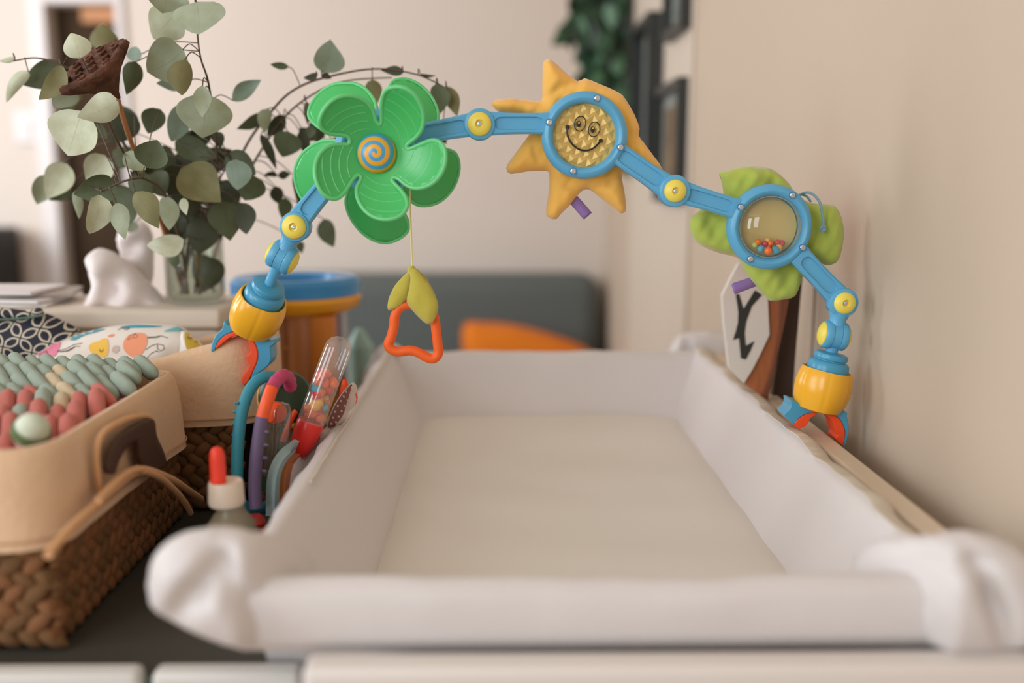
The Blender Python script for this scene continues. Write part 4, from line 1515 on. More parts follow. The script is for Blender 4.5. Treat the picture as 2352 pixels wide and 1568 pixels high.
s1 = 700 / 1483
L1 = [
    (800, -60, 790, 66, 190, 'm', 'A', .0), (860, 60, 745, 190, 185, 'l', 'A', .02), (957, 8, 968, 168, 235, 'm', 'A', -.01), (893, 240, 715, 350, 225, 'm', 'A', -.01),
    (900, 288, 885, 465, 118, 'o', 'A', -.03), (690, 262, 612, 270, 70, 'b', 'A', .06), (660, 298, 614, 462, 92, 'd', 'A', .03), (885, 425, 760, 405, 62, 'b', 'A', .04),
    (985, 415, 985, 572, 84, 'm', 'A', -.045), (1000, 455, 985, 672, 262, 'm', 'A', -.02), (885, 510, 835, 690, 108, 'b', 'A', .03), (1130, 490, 1272, 388, 78, 'b', 'A', .05),
    (390, 285, 345, 160, 128, 'l', 'B', -.01), (140, 345, 30, 500, 60, 'l', 'E', .0), (300, 320, 100, 410, 130, 'd', 'E', .02), (305, 318, 190, 486, 95, 'o', 'B', -.0),
    (75, 282, -6, 298, 26, 'l', 'E', 0), (368, 440, 255, 525, 110, 'm', 'E', .04), (575, 486, 375, 570, 135, 'l', 'B', -.015), (400, 540, 330, 758, 232, 'l', 'B', -.0),
    (390, 440, 345, 545, 62, 'o', 'E', .05), (515, 250, 500, 112, 132, 'o', 'E', .12), (222, 848, 180, 995, 105, 'm', 'E', .05), (320, 790, 225, 968, 135, 'l', 'E', .04), (335, 900, 240, 975, 105, 'd', 'E', .05),
    (515, 755, 420, 880, 140, 'l', 'D', .10), (565, 890, 358, 945, 140, 'd', 'D', .03), (362, 930, 385, 1065, 46, 'm', 'D', .08), (483, 945, 435, 1138, 116, 'l', 'D', -.01), (567, 985, 610, 1168, 92, 'm', 'D', -.005),
    (657, 932, 772, 1112, 122, 'o', 'D', -.01), (722, 818, 765, 680, 158, 'd', 'D', -.03), (605, 745, 712, 825, 85, 'm', 'D', .01), (655, 555, 535, 695, 130, 'k', 'D', .12), (780, 530, 720, 650, 110, 'd', 'D', .10),
    (470, 600, 520, 680, 50, 'd', 'D', .09), (560, 900, 640, 1090, 120, 'd', 'D', .10), (640, 850, 740, 960, 110, 'd', 'D', .07), (660, 1080, 620, 1130, 60, 'm', 'D', .12),
    (800, 950, 825, 1120, 95, 'm', 'H', -.09), (895, 1165, 712, 1195, 112, 'l', 'H', -.10), (890, 962, 908, 1046, 44, 'l', 'H', -.09), (882, 815, 1075, 985, 205, 'o', 'H', -.06), (1145, 775, 1155, 925, 125, 'b', 'H', -.05),
    (1090, 980, 1120, 1172, 175, 'd', 'H', -.04), (1165, 985, 1200, 1140, 110, 'k', 'H', -.03), (1230, 850, 1190, 975, 140, 'd', 'H', -.01), (1095, 760, 1245, 850, 115, 'd', 'H', .0), (850, 690, 1055, 770, 118, 'd', 'H', .02),
    (980, 1060, 965, 1240, 155, 'k', 'H', .0), (1000, 1240, 985, 1422, 160, 'k', 'H', .0), (850, 1205, 860, 1312, 55, 'd', 'H', -.01), (760, 830, 800, 960, 130, 'd', 'H', -.02), (850, 800, 840, 960, 120, 'k', 'H', .0),
    (940, 900, 900, 1060, 150, 'k', 'H', .02), (1060, 880, 1120, 1000, 130, 'k', 'H', .02), (930, 1000, 1020, 1140, 120, 'k', 'H', .01), (860, 1040, 900, 1180, 100, 'k', 'H', .02), (1040, 640, 1075, 720, 60, 'k', 'H', .0), (760, 730, 860, 800, 110, 'k', 'H', .02), (880, 1130, 840, 1260, 80, 'k', 'H', .0), (960, 760, 1060, 880, 120, 'k', 'H', .02),
    (1278, 548, 1150, 628, 56, 'd', 'G', .0), (1302, 528, 1288, 645, 66, 'm', 'G', -.02), (1405, 325, 1315, 312, 34, 'd', 'C', 0), (1400, 638, 1375, 764, 138, 'd', 'G', -.02), (1268, 652, 1345, 826, 46, 'k', 'G', -.01),
    (1350, 852, 1280, 856, 26, 'k', 'G', 0), (1352, 856, 1414, 845, 40, 'k', 'G', 0), (1338, 905, 1362, 996, 66, 'k', 'G', 0), (1392, 962, 1375, 1064, 70, 'd', 'G', -.01), (1382, 560, 1300, 662, 72, 'k', 'G', .01),
]
rl = random.Random(3)
for k in range(22):
    bx, by = rl.uniform(640, 1080), rl.uniform(620, 1010)
    an, ll = rl.uniform(0, 6.28), rl.uniform(110, 170)
    L1.append((bx, by, bx + ll * math.cos(an), by + ll * .9 * math.sin(an), rl.uniform(85, 135), rl.choice('kkd'), 'H', rl.uniform(.03, .09)))
for t in L1:
    leaf(*t, off=(0, 0), sc=s1)
L2 = [(385, 290, 430, 82, 190, 'b', 'C', -.01), (350, 300, 262, 322, 42, 'k', 'C', 0), (378, 302, 438, 325, 42, 'k', 'C', 0), (884, 288, 742, 274, 58, 'k', 'C', 0), (690, 330, 702, 512, 104, 'o', 'C', .01),
      (1085, 358, 1110, 545, 120, 'd', 'C', 0), (1150, 372, 1218, 562, 92, 'o', 'C', .01), (985, 298, 1085, 306, 20, 'k', 'C', 0), (390, 1196, 450, 1372, 112, 'd', 'G', .02), (240, 1335, 252, 1410, 56, 'd', 'G', .03),
      (280, 468, 285, 610, 56, 'd', 'G', .0), (330, 580, 350, 730, 110, 'k', 'G', .01), (255, 640, 290, 800, 80, 'k', 'G', .02), (205, 925, 235, 1135, 62, 'k', 'G', 0), (440, 710, 505, 700, 44, 'k', 'G', .03), (300, 620, 300, 700, 60, 'd', 'G', -.01), (1120, 690, 1150, 730, 40, 'k', 'C', .02), (230, 640, 400, 690, 70, 'k', 'G', .03)]
for t in L2:
    leaf(*t, off=(600, 60), sc=K2)
for k in TW:
    if TW[k]:
        multi('twigs', TW[k], m_stem, BO[k])
for k, (a_, r_) in enumerate([(.3, .022), (1.6, .02), (2.7, .024), (3.9, .02), (5.2, .022)]):
    tube('stem', [Vector((VX + math.cos(a_) * r_, VY + math.sin(a_) * r_, bxt + .012)), Vector((VX + math.cos(a_ + 2.6) * .012, VY + math.sin(a_ + 2.6) * .012, bxt + .125)), Vector((VX + math.cos(a_ + 2.6) * .03, VY + math.sin(a_ + 2.6) * .02, bxt + .17))], .0021, m_stem, BO['HDGCA'[k]], 7)
# dried lotus pod
lp = thing('lotus_pod', 'dried dark brown lotus seed pod on a tan stem among the eucalyptus', 'dried seed pod', P(449, 700, VY))
tip, top = P(272, 222, 1.055), P(212, 150, 1.035)
ax = (top - tip).normalized()
Lp = (top - tip).length
m_pod = M('dried_pod', (84, 54, 40), .8, .2, var=.45, vscale=60, bump=(90, .9, .006), k=.78)
def podr(t, h):
    return 1 + .05 * math.sin(t * 9) + .06 * math.sin(t * 4 + h * 80) + (.05 * math.sin(t * 17) if h > Lp * .8 else 0)
u_ = px(1.05)
pod = lathe('pod', [(3 * u_, -.002), (9 * u_, .004), (20 * u_, Lp * .25), (44 * u_, Lp * .55), (74 * u_, Lp * .82), (86 * u_, Lp * .95), (84 * u_, Lp * 1.06), (74 * u_, Lp * 1.07), (55 * u_, Lp * 1.0), (20 * u_, Lp * .98), (3 * u_, Lp * .98)], tip, ax, m_pod, lp, 64, podr, True, 180)
_, pu, pv = basis(ax)
for (a_, r_) in [(0, 0), (0, 38), (60, 40), (120, 36), (180, 40), (240, 38), (300, 40), (30, 62), (90, 64), (150, 62), (210, 62), (270, 64), (330, 62)]:
    c = tip + ax * (Lp * 1.01) + (pu * math.cos(R(a_)) + pv * math.sin(R(a_))) * r_ * u_
    lathe('seed_cup', [(9 * u_, -.002), (10 * u_, .003), (6 * u_, .004), (5 * u_, -.001)], c, ax, m_pod, pod, 12)
tube('stem', smoothline([P(270, 225, 1.055), P(292, 300, 1.08), P(318, 372, 1.11), P(380, 540, 1.20), Vector((VX - .015, VY, bxt + .012))], 6), .0026, M('tan_stem', (158, 106, 66), .6), lp, 9)

# ================================================================== TOYS BETWEEN THE BASKETS AND THE MAT
KT = .3317
t7 = lambda x, y, Y: P(420 + x * KT, 740 + y * KT, Y)
m_teal = M('teal_rubber', (42, 128, 146), .55)
tr_ = thing('teething_ring', 'large teal rubber ring standing beside the rear basket', 'teething ring', t7(420, 1250, .94))
tube('ring', smoothline([t7(*p) for p in [(385, 1230, .90), (375, 1050, .905), (385, 800, .915), (415, 600, .925), (475, 450, .935), (560, 380, .945), (660, 385, .96), (750, 430, .985), (800, 520, 1.0), (810, 700, 1.0), (780, 950, .99), (680, 1180, .96), (520, 1300, .92)]], 5, True), 42 * KT * px(.93), m_teal, tr_, 14, closed=True)
for (x, y) in [(340, 620), (336, 700), (330, 780), (352, 560), (326, 860)]:
    c = t7(x + 10, y, .922)
    lathe('nub', [(.0016, -.003), (.0014, -.0002), (.0006, .0006)], c, (-1, -.4, 0), m_teal, tr_, 8)
rr_ = thing('rattle_ring', 'slim rattle ring of purple, orange and magenta segments beside the teal ring', 'rattle', t7(510, 1310, .885))
full = smoothline([t7(*p) for p in [(505, 1290, .875), (498, 1120, .88), (512, 900, .885), (545, 680, .895), (585, 545, .90), (630, 430, .91), (690, 370, .92), (735, 390, .93), (745, 450, .94)]], 8)
n = len(full)
i1, i2 = int(n * 3.1 / 8), int(n * 4.7 / 8)
r_ = 46 * KT * px(.89)
m_pur, m_orr, m_mag = M('purple_rubber', (92, 76, 106), .55), M('orange_hard_rubber', (226, 80, 28), .45), M('magenta_rubber', (168, 54, 92), .5)
for nm, a_, b_, m_ in (('purple_segment', 0, i1 + 1, m_pur), ('orange_segment', i1, i2 + 1, m_orr), ('magenta_segment', i2, n, m_mag)):
    sg = full[a_:b_]
    tube(nm, sg, [r_ * (1.0 + (.07 if (nm[0] == 'm' and k % 4 == 0) else 0)) for k in range(len(sg))], m_, rr_, 18)
lathe('orange_bead', [(.006, -.006), (.010, -.004), (.011, 0), (.010, .004), (.006, .006)], t7(640, 625, .925), (.2, -1, .1), m_orr, rr_, 20)
for k in range(4):
    c = t7(590 - k * 6, 760 + k * 90, .880)
    lathe('nub', [(.0016, -.003), (.0015, .0004), (.0006, .0012)], c, (1, -.5, 0), m_pur, rr_, 8)
# round green rattle disc behind
gd = thing('rattle_disc', 'dark green rattle disc with a yellow edge behind the magenta rattle ring', 'rattle', t7(720, 560, .985))
lathe('disc', [(.010, -.010), (.024, -.009), (.027, -.004), (.027, .006), (.024, .010), (.008, .012)], t7(705, 520, .985), (.5, -1, .3), M('deep_green_plastic', (36, 56, 36), .4), gd, 36)
ringlathe('edge', [(.0265, -.003), (.0278, -.002), (.0278, .001), (.0265, .002)], t7(705, 520, .985), (.5, -1, .3), M('dull_yellow_plastic', (196, 140, 50), .4), gd, 36)
tube('handle', [t7(720, 640, .99), t7(700, 800, .98), t7(660, 1200, .96)], .006, M('deep_green_plastic', (36, 56, 36), .4), gd, 10)
# clear bottle behind rods
cb = thing('clear_rattle', 'small clear plastic tube rattle in shadow behind the purple rattle ring', 'rattle', t7(640, 1200, .93))
lathe('tube', [(.010, 0), (.012, .006), (.012, .075), (.009, .082), (.002, .084)], t7(625, 1130, .93), (.12, 0, 1), clear('clear_tube', (.8, .78, .7), .12, .04, .08, (.5, .45, .35)), cb, 24, None, False)
lathe('end_cap', [(.0125, -.004), (.0125, .012), (.003, .012)], t7(625, 1130, .93), (.12, 0, 1), M('deep_green_plastic', (36, 56, 36), .4), cb, 24)
# rain stick
rs_ = thing('rainmaker', 'clear bead filled rainmaker tube with a red cap leaning against the mat', 'rattle', t7(830, 850, .955))
pb, pt = t7(882, 700, .955), t7(1098, 120, .965)
ax = (pt - pb).normalized()
Lr = (pt - pb).length
rr2 = 96 * KT * px(.96)
lathe('tube', [(rr2 * .98, 0), (rr2, .004), (rr2, Lr - rr2 * .75), (rr2 * .93, Lr - rr2 * .40), (rr2 * .72, Lr - rr2 * .06), (rr2 * .40, Lr + rr2 * .14), (.0005, Lr + rr2 * .2)], pb, ax, clear('rain_tube', (.97, .95, .93), .09, .03, .16, (.78, .70, .64)), rs_, 40, None, False)['label'] = 'clear plastic tube'
lathe('red_cap', [(rr2 * .10, -.037), (rr2 * .40, -.0355), (rr2 * .68, -.030), (rr2 * .88, -.020), (rr2 * 1.0, -.007), (rr2 * 1.02, .0), (rr2 * .96, .003), (rr2 * .2, .003)], pb, ax, M('red_plastic', (206, 40, 34), .3), rs_, 40)
_, pu, pv = basis(ax)
for k in range(46):
    h = .006 + (k / 46) ** 1.0 * Lr * .52
    a_, q_ = random.uniform(0, 6.28), rr2 * .66 * math.sqrt(random.random())
    c = pb + ax * h + (pu * math.cos(a_) + pv * math.sin(a_)) * q_
    key = random.choice('ooydobyr') if k < 34 else random.choice('roo')
    link('bead', bead_mesh(bcol[key]), rs_, Matrix.Translation(c) @ Matrix.Scale(random.uniform(.0042, .0058), 4))
# cloth book
bk_ = thing('cloth_book', 'soft cloth book with pale blue, orange and white pages standing against the mat', 'cloth book', t7(640, 1330, .88))
for nm, pts, m_, th, Yk in (('page', [(805, 838, .92), (730, 870, .90), (668, 940, .885), (630, 1030, .875), (615, 1140, .87), (612, 1330, .865)], M('pale_blue_cloth', (142, 166, 168), .9, bump=(500, .3, .002), sheen=.3), .0085, 0),
                            ('page', [(822, 872, .93), (770, 920, .91), (715, 968, .895), (700, 1050, .885), (690, 1200, .88), (680, 1330, .875)], M('rust_cloth', (156, 88, 40), .9, sheen=.3), .006, 0),
                            ('page', [(838, 852, .94), (800, 930, .92), (760, 985, .905), (748, 1080, .895), (738, 1200, .89), (730, 1300, .885)], M('white_cloth', (186, 176, 176), .9, sheen=.3), .005, 0),
                            ('cover', [(985, 745, .955), (960, 850, .945), (890, 930, .935), (820, 1010, .925), (780, 1110, .915), (765, 1250, .91)], M('grey_print_cloth', (168, 156, 150), .6, var=.12, vscale=130), .008, 0)):
    c = smoothline([t7(p[0] - 8, p[1] + 12, p[2] + .022) for p in pts], 5)
    V, Fc = [], []
    n = len(c)
    for off_ in (0.0, .085):
        for p in c:
            V.append(p + Vector((.012 * off_ / .085, off_, 0)))
    for i in range(n - 1):
        Fc.append((i, i + 1, n + i + 1, n + i))
    o = mesh(nm, V, Fc, m_, bk_, 180)
    s = o.modifiers.new('solid', 'SOLIDIFY')
    s.thickness = th
    s.offset = 0
    bevel(o, th * .35, 2)
# dotted plush
pl_ = thing('dotted_toy', 'plum brown dotted cloth toy with a white edge behind the rainmaker', 'cloth toy', t7(1050, 760, 1.0))
wp = [(1000, 765), (1005, 690), (1045, 575), (1110, 480), (1165, 420), (1195, 425), (1206, 460), (1195, 500), (1200, 540), (1180, 590), (1150, 620), (1140, 660), (1070, 730)]
w_ = pillow_px('white_edge', xf(wp, 420, 740, KT), 1.0, .006, .006, 12, M('white_felt', (196, 180, 172), .9), pl_, 5, sm=3)
ip = [(1004, 760), (1010, 690), (1048, 585), (1108, 492), (1160, 432), (1172, 440), (1165, 480), (1150, 530), (1135, 580), (1115, 640), (1060, 715)]
p_ = pillow_px('dotted_front', xf(ip, 420, 740, KT), .9955, .005, .002, 14, M('plum_brown_cloth', (126, 80, 74), .9), pl_, 5, sm=3)
bq = bvh_of(p_)
dots = []
for (x, y) in [(1130, 480), (1115, 515), (1140, 540), (1095, 545), (1118, 575), (1075, 580), (1098, 612), (1056, 620), (1078, 650), (1040, 660), (1060, 690), (1028, 700), (1122, 610), (1035, 730)]:
    for dx, dy in ((5, 5), (5, -5)):
        s_ = stroke_data([(420 + (x - dx) * KT, 740 + (y - dy) * KT), (420 + (x + dx) * KT, 740 + (y + dy) * KT)], bq, .0005)
        if s_[0]:
            dots.append(s_)
if dots:
    multi('cross_stitch', dots, M('white_felt', (196, 180, 172), .9), p_)
pillow_px('orange_backing', xf([(1080, 560), (1095, 430), (1115, 385), (1140, 410), (1150, 440), (1190, 470), (1210, 510), (1200, 560), (1150, 600)], 420, 740, KT), 1.012, .003, .003, 10, m_orr, pl_, 6, sm=3)
tube('red_stick', smoothline([t7(690, 830, .96), t7(720, 740, .965), t7(765, 640, .97), t7(785, 615, .972)], 4), .0030, m_red, pl_, 8)
# dropper bottle
bY = .80
bc = t7(330, 1470, bY)
db = thing('dropper_bottle', 'frosted grey dropper bottle with a white collar and red rubber bulb', 'bottle', (bc.x, bY, TZ))
ub = KT * px(bY)
cz = t7(330, 1100, bY).z
zz = lambda y: t7(0, y, bY).z
bx_ = t7(300, 1180, bY).x
axb = (.06, 0, 1)
o0 = (bx_, bY, 0)
lathe('bulb', [(60 * ub, zz(1135)), (56 * ub, zz(1110)), (54 * ub, zz(950)), (50 * ub, zz(905)), (38 * ub, zz(878)), (20 * ub, zz(866)), (2 * ub, zz(863))], (bx_ - .006, bY, 0), (0, 0, 1), M('red_rubber', (222, 58, 36), .45, sss=.1), db, 32)
lathe('collar', [(90 * ub, zz(1110)), (112 * ub, zz(1096)), (120 * ub, zz(1110)), (126 * ub, zz(1230)), (126 * ub, zz(1246)), (118 * ub, zz(1262)), (80 * ub, zz(1268))][::-1], (bx_, bY, 0), (0, 0, 1), M('cream_plastic', (202, 184, 166), .45), db, 40, lambda t, h: 1 + .008 * math.cos(40 * t))
lathe('bottle', [(100 * ub, TZ + .0005), (176 * ub, TZ + .004), (180 * ub, TZ + .012), (180 * ub, zz(1440)), (165 * ub, zz(1390)), (125 * ub, zz(1335)), (98 * ub, zz(1300)), (95 * ub, zz(1255))], (bx_ + .003, bY, 0), (0, 0, 1), M('frosted_grey_glass', (118, 108, 88), .35, .4), db, 40)
# red foot toy
rt = thing('red_toy_base', 'dull red moulded toy half hidden between the dropper bottle and the mat', 'toy', t7(480, 1380, .86))
lathe('toy_shell', [(.020, 0), (.026, .006), (.026, .022), (.020, .034), (.008, .038)], Vector((t7(500, 1400, .86).x, .86, TZ + .0005)), (0, 0, 1), M('dull_red_plastic', (150, 40, 30), .4), rt, 28)
lathe('toy_knob', [(.008, .0), (.010, .006), (.006, .012)], Vector((t7(500, 1400, .86).x, .86, TZ + .0375)), (0, 0, 1), M('dull_red_plastic', (150, 40, 30), .4), rt, 20)

# ================================================================== DRUM TOWER TOY
dY = 1.44
m_db, m_dy, m_dor, m_dp = M('drum_blue', (44, 124, 178), .3), M('drum_amber', (222, 150, 30), .3), M('drum_orange', (186, 108, 28), .4), M('drum_purple', (84, 44, 86), .4)
dc_ = P(680, 660, dY)
zt_ = P(680, 634, dY).z
dt = thing('bead_drum', 'round bead drop tower toy with blue and yellow rims behind the rear basket', 'baby toy', (dc_.x, dY, TZ))
rd_ = 147 * px(dY)
zh = lambda y: P(680, y, dY).z
tilt = (0.0, -.06, 1)
o0 = Vector((dc_.x, dY, 0))
ringlathe('blue_rim', [(rd_ * .62, zh(648)), (rd_ * .66, zh(636)), (rd_ * .92, zh(634)), (rd_, zh(645)), (rd_ * 1.0, zh(672)), (rd_ * .94, zh(676)), (rd_ * .62, zh(664))], o0, (0, 0, 1), m_db, dt, 48)
ringlathe('yellow_rim', [(rd_ * .60, zh(678)), (rd_ * .98, zh(673)), (rd_ * 1.01, zh(682)), (rd_ * .94, zh(703)), (rd_ * .78, zh(714)), (rd_ * .60, zh(712))], o0, (0, 0, 1), m_dy, dt, 48)
lathe('clear_wall', [(rd_ * .80, TZ + .02), (rd_ * .80, zh(712))], o0, (0, 0, 1), clear('drum_clear', (.95, .95, .95), .08, .03, .06), dt, 40, None, False)
lathe('centre_plate', [(rd_ * .6, zh(672)), (rd_ * .6, zh(668)), (.004, zh(666))], o0, (0, 0, 1), M('drum_plate', (150, 160, 180), .4), dt, 40)
for (x, m_, w) in ((690, m_dor, 32), (738, m_dor, 34), (768, m_dp, 18), (640, m_dor, 22)):
    c = P(x, 760, dY - .05 if x < 760 else dY - .02)
    lathe('column', [(w * px(dY), TZ + .02), (w * px(dY), zh(712))], Vector((c.x, c.y, 0)), (0, 0, 1), m_, dt, 20)
for k, (rr3, z3) in enumerate([(.74, .03), (.72, .07), (.70, .11)]):
    lathe('shelf_disc', [(rd_ * rr3, TZ + z3), (rd_ * rr3, TZ + z3 + .006), (.004, TZ + z3 + .007)], o0, (0, 0, 1), m_dor, dt, 36)
lathe('base', [(rd_ * .95, TZ + .0005), (rd_, TZ + .008), (rd_ * .9, TZ + .02), (.01, TZ + .021)], o0, (0, 0, 1), m_dy, dt, 40)
# teal tumbler
tc_ = P(826, 800, 1.56)
tcup = thing('teal_tumbler', 'small teal to white tapered cup beyond the far left corner of the mat', 'cup', (tc_.x, 1.56, TZ))
lathe('cup_wall', [(.016, TZ + .0005), (.019, TZ + .002), (.021, TZ + .080), (.020, TZ + .080), (.018, TZ + .004)][::1], (tc_.x, 1.56, 0), (0, 0, 1), M('teal_cup', (140, 176, 170), .35), tcup, 30)
lathe('cup_lid', [(.0215, TZ + .0795), (.0215, TZ + .085), (.006, TZ + .112), (.002, TZ + .113)], (tc_.x, 1.56, 0), (0, 0, 1), M('teal_cup', (140, 176, 170), .35), tcup, 30)

# ================================================================== WOODEN ANIMAL SHAPE ON THE RIGHT
wY = 1.13
k5 = lambda pts: xf(pts, 1600, 600, SR)
wd = thing('wooden_ornament', 'faceted wooden ornament with a white face and black zigzag between mat and wall', 'wooden ornament', P(1760, 920, wY))
m_wood = M('red_brown_wood', (146, 86, 50), .55, var=.15, vscale=30, stretch=(5, 5, .6), k=.72)
m_wood2 = M('dark_brown_wood', (104, 58, 34), .55, var=.15, vscale=30, stretch=(5, 5, .6), k=.72)
m_wf = M('white_paint', (200, 194, 186), .6)
f = extrude_px('white_face', k5([(330, 15), (262, 140), (198, 270), (212, 480), (232, 660), (250, 830), (372, 960), (440, 850), (500, 735), (575, 575), (562, 300), (500, 150), (420, 40)]), wY, wY + .010, m_wf, wd, .001)
extrude_px('wood_body', k5([(420, 40), (560, 300), (574, 575), (500, 735), (372, 960), (450, 1010), (520, 1075), (585, 900), (640, 640), (655, 480), (690, 300), (720, 120), (640, 20)]), wY + .006, wY + .030, m_wood, wd, .001)
extrude_px('wood_side', k5([(640, 20), (720, 120), (655, 300), (640, 560), (565, 900), (508, 1060), (560, 1090), (600, 900), (668, 600), (712, 380), (730, 280), (735, 60)]), wY + .004, wY + .034, m_wood2, wd, .001)
bq = bvh_of(f)
decal('zigzag', k5([(305, 255), (332, 255), (366, 372), (410, 300), (455, 225), (512, 262), (432, 350), (388, 470), (375, 560), (384, 660), (452, 622), (420, 700), (384, 768), (345, 758), (338, 680), (330, 600), (283, 616), (305, 550), (322, 480), (326, 400)]), bq, M('black_paint', (40, 42, 36), .6), wd, .0008, 5, 0)['label'] = 'black zigzag painted on the white face'
extrude_px('wall_shadow_board', k5([(690, 40), (838, 70), (812, 330), (780, 700), (752, 1080), (590, 1080), (640, 700)]), wY + .038, wY + .050, M('wall_shadow_tone', (58, 42, 32), .6, k=.7), wd, .001)  # added board; its dark colour stands in for the shadow on the wall

# ================================================================== BACKGROUND
sf = thing('sofa', 'slate grey upholstered sofa against the back wall', 'sofa', (-.2, 3.2, 0))
m_sofa = M('slate_fabric', (84, 89, 87), .9, .2, sheen=.1, bump=(200, .2, .003), k=.72)
sz = P(1100, 632, 3.36).z
sx1 = P(1381, 700, 3.36).x
V, Fc = box_data((-.85, 3.36, .30), (min(sx1, XW - .012), 3.56, sz))
o = mesh('backrest', V, Fc, m_sofa, sf)
bevel(o, .07, 6)
V, Fc = box_data((-.85, 2.72, .20), (XW - .014, 3.355, .44))
o = mesh('seat', V, Fc, m_sofa, sf)
bevel(o, .04, 4)
for x in (-.78, .29):
    for y in (2.8, 3.48):
        lathe('leg', [(.014, 0), (.022, .205)], (x, y, 0), (0, 0, 1), M('dark_wood_leg', (60, 40, 28), .5), sf, 14)
cu = thing('orange_cushion', 'orange cushion leaning on the right end of the grey sofa', 'cushion', P(1240, 900, 3.28))
m_orc = M('orange_fabric', (200, 110, 28), .85, .2, sheen=.1, k=.74)
pillow_px('cushion_cover', [(1066, 752), (1110, 744), (1180, 750), (1260, 770), (1340, 800), (1400, 850), (1420, 905), (1360, 940), (1200, 950), (1090, 945), (1072, 850)], 3.24, .05, .06, 60, m_orc, cu, 12, sm=3)
pts = smoothline([P(x, y, 3.24) for x, y in [(1066, 752), (1110, 744), (1180, 750), (1260, 770), (1340, 800), (1400, 850), (1420, 905), (1360, 940), (1200, 950), (1090, 945), (1072, 850)]], 4, True)
tube('piping', pts, .005, m_orc, cu, 6, closed=True)
# frames on the right wall
m_fr = M('black_frame', (40, 43, 42), .45, k=.8)
def frame(label, pxa, pxb, ytop, ybot, yat, col, d=.028):
    ya, yb = PX(pxb, 300, XW).y, PX(pxa, 300, XW).y
    zt2 = PX(yat, ytop, XW).z
    zb2 = PX(yat, ybot, XW).z
    t = thing('picture_frame', label, 'picture frame', (XW, (ya + yb) / 2, zb2), 'framed pictures on the right wall')
    w = .018
    x0 = XW - d
    V, Fc = [], []
    for lo, hi in (((x0, ya, zb2), (XW - .0005, ya + w, zt2)), ((x0, yb - w, zb2), (XW - .0005, yb, zt2)), ((x0, ya + w, zb2), (XW - .0005, yb - w, zb2 + w)), ((x0, ya + w, zt2 - w), (XW - .0005, yb - w, zt2))):
        v, f_ = box_data(lo, hi)
        k = len(V)
        V += v
        Fc += [tuple(i + k for i in q_) for q_ in f_]
    mesh('frame', V, Fc, m_fr, t)
    box('mount', (XW - .012, ya + w, zb2 + w), (XW - .006, yb - w, zt2 - w), M('mount_' + str(col[0]), (128, 132, 128), .6, k=.9), t)
    hh, ww = zt2 - zb2, yb - ya
    box('print', (XW - .0135, ya + w + ww * .14, zb2 + w + hh * .12), (XW - .0118, yb - w - ww * .14, zt2 - w - hh * .12), M('print_%d' % col[0], col, .6, var=.5, vscale=14, k=.9), t)
frame('black picture frame highest on the right wall', 1546, 1591, -130, 86, 1568, (92, 106, 100), .03)
frame('tall black picture frame farthest along the right wall', 1484, 1529, 52, 372, 1508, (66, 84, 88), .045)
frame('black picture frame with a brownish print, lowest on the right wall', 1532, 1589, 178, 470, 1588, (104, 84, 58), .03)
# trailing plant
hp = thing('trailing_plant', 'dark green trailing houseplant hanging in the corner beside the frames', 'houseplant', P(1420, -120, 2.75))
m_pl = [M('plant_green_%d' % i, c, .45, k=.75) for i, c in enumerate([(44, 78, 54), (38, 62, 44), (58, 92, 62), (34, 48, 36)])]
m_pst = M('plant_bark', (44, 28, 26), .8, k=.8)
def oval_leaf(m):
    V, Fc = [], []
    for i in range(7):
        t = i / 6
        f = math.sin(math.pi * min(max(t, .001), .999) ** .8) ** .7
        for s in (-1, 0, 1):
            V.append((s * .32 * f, .10 * abs(s) * f, -t + .0))
    for i in range(6):
        for j in range(2):
            a = i * 3 + j
            Fc.append((a, a + 1, a + 4, a + 3))
    me = bpy.data.meshes.new('leaf')
    me.from_pydata(V, [], Fc)
    finish(me, m, 180)
    return me
pms = [oval_leaf(m) for m in m_pl]
stems = []
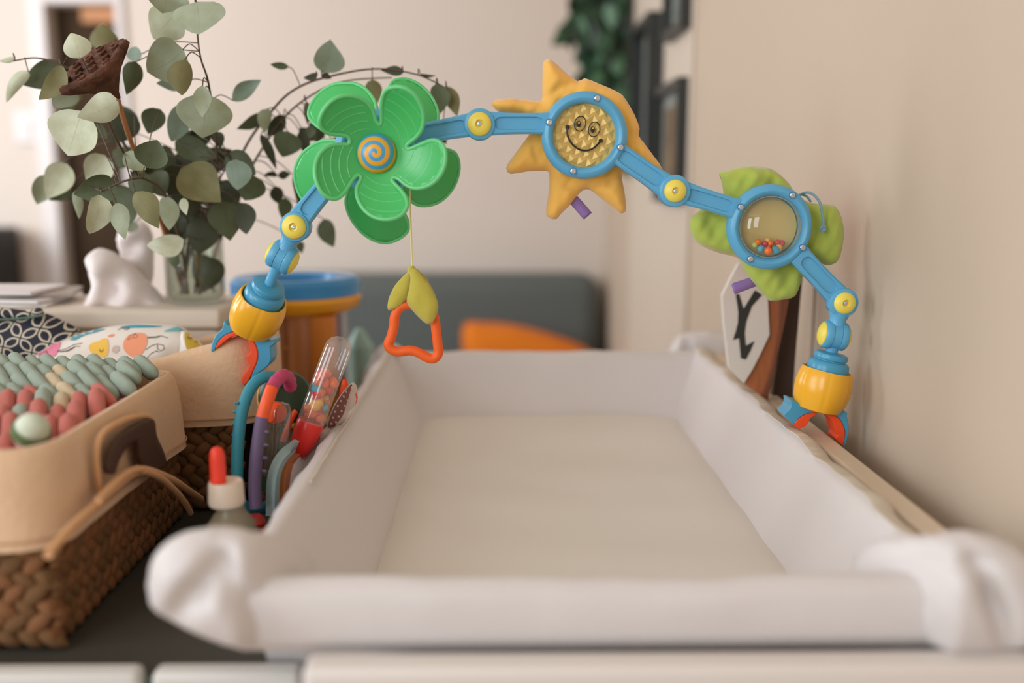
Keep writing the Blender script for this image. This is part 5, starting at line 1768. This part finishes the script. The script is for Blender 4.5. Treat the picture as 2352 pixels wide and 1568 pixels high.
for (x0_, x1_, y1_) in ((1335, 1330, 60), (1370, 1352, 165), (1400, 1380, 300), (1425, 1412, 330), (1445, 1440, 360)):
    Yp = 2.85 + random.uniform(-.05, .05)
    ps = smoothline([P(x0_, -140, Yp), P((x0_ + x1_) / 2 + 8, y1_ * .4, Yp - .02), P(x1_, y1_, Yp - .01)], 10)
    stems.append(tube_data(ps, .004, 6))
    for k, p in enumerate(ps):
        for r3 in range(2 if x0_ > 1380 else 3):
            sc = random.uniform(.055, .085)
            Mx = Matrix.Translation(p + Vector((random.uniform(-.02, .02), random.uniform(-.02, .02), 0))) @ Matrix.Rotation(random.uniform(-.9, .9), 4, 'Y') @ Matrix.Rotation(random.uniform(-.5, .5), 4, 'X') @ Matrix.Rotation(random.uniform(-1.0, 1.0), 4, 'Z') @ Matrix.Scale(sc, 4)
            link('leaf', random.choice(pms), hp, Mx)
multi('vine', stems, m_pst, hp)
pb_ = P(1446, 300, 2.86)
tube('moss_pole', [Vector((pb_.x, 2.86, P(1446, 280, 2.86).z)), Vector((pb_.x, 2.86, 2.2))], .018, m_pst, hp, 14)
pzt = P(1400, -130, 2.85).z
lathe('pot', [(.06, 0), (.08, .02), (.09, .14), (.084, .14), (.07, .02)], (P(1390, 0, 2.85).x - .04, 2.85, pzt), (0, 0, 1), M('terracotta', (150, 100, 76), .7), hp, 28)
# dark cabinet at the far left
cx1 = P(50, 600, 3.56).x
cz1 = P(30, 532, 3.2).z
cbn = thing('black_cabinet', 'low black cabinet at the far left below the light switch', 'cabinet', (cx1 - .2, 3.3, 0))
m_bk = M('black_lacquer', (30, 28, 26), .5, k=.8)
box('carcass', (cx1 - .40, 3.15, .02), (cx1, 3.56, cz1), m_bk, cbn, bv=.008)
box('door', (cx1 - .39, 3.13, .05), (cx1 - .01, 3.149, cz1 - .02), m_bk, cbn, bv=.004)
lathe('door_knob', [(.008, 0), (.008, .01), (.014, .018), (.006, .026)], (cx1 - .05, 3.13, cz1 * .6), (0, -1, 0), m_metal, cbn, 16)
sw = P(66, 292, YB)
s_ = box('switch_plate', (sw.x - .045, YB - .012, sw.z - .055), (sw.x + .045, YB - .0005, sw.z + .055), m_white, None, bv=.004)
tag(s_, 'white light switch plate on the back wall left of the doorway', 'light switch')
box('rocker', (sw.x - .015, YB - .018, sw.z - .03), (sw.x + .015, YB - .0118, sw.z + .03), m_white, s_, bv=.002)
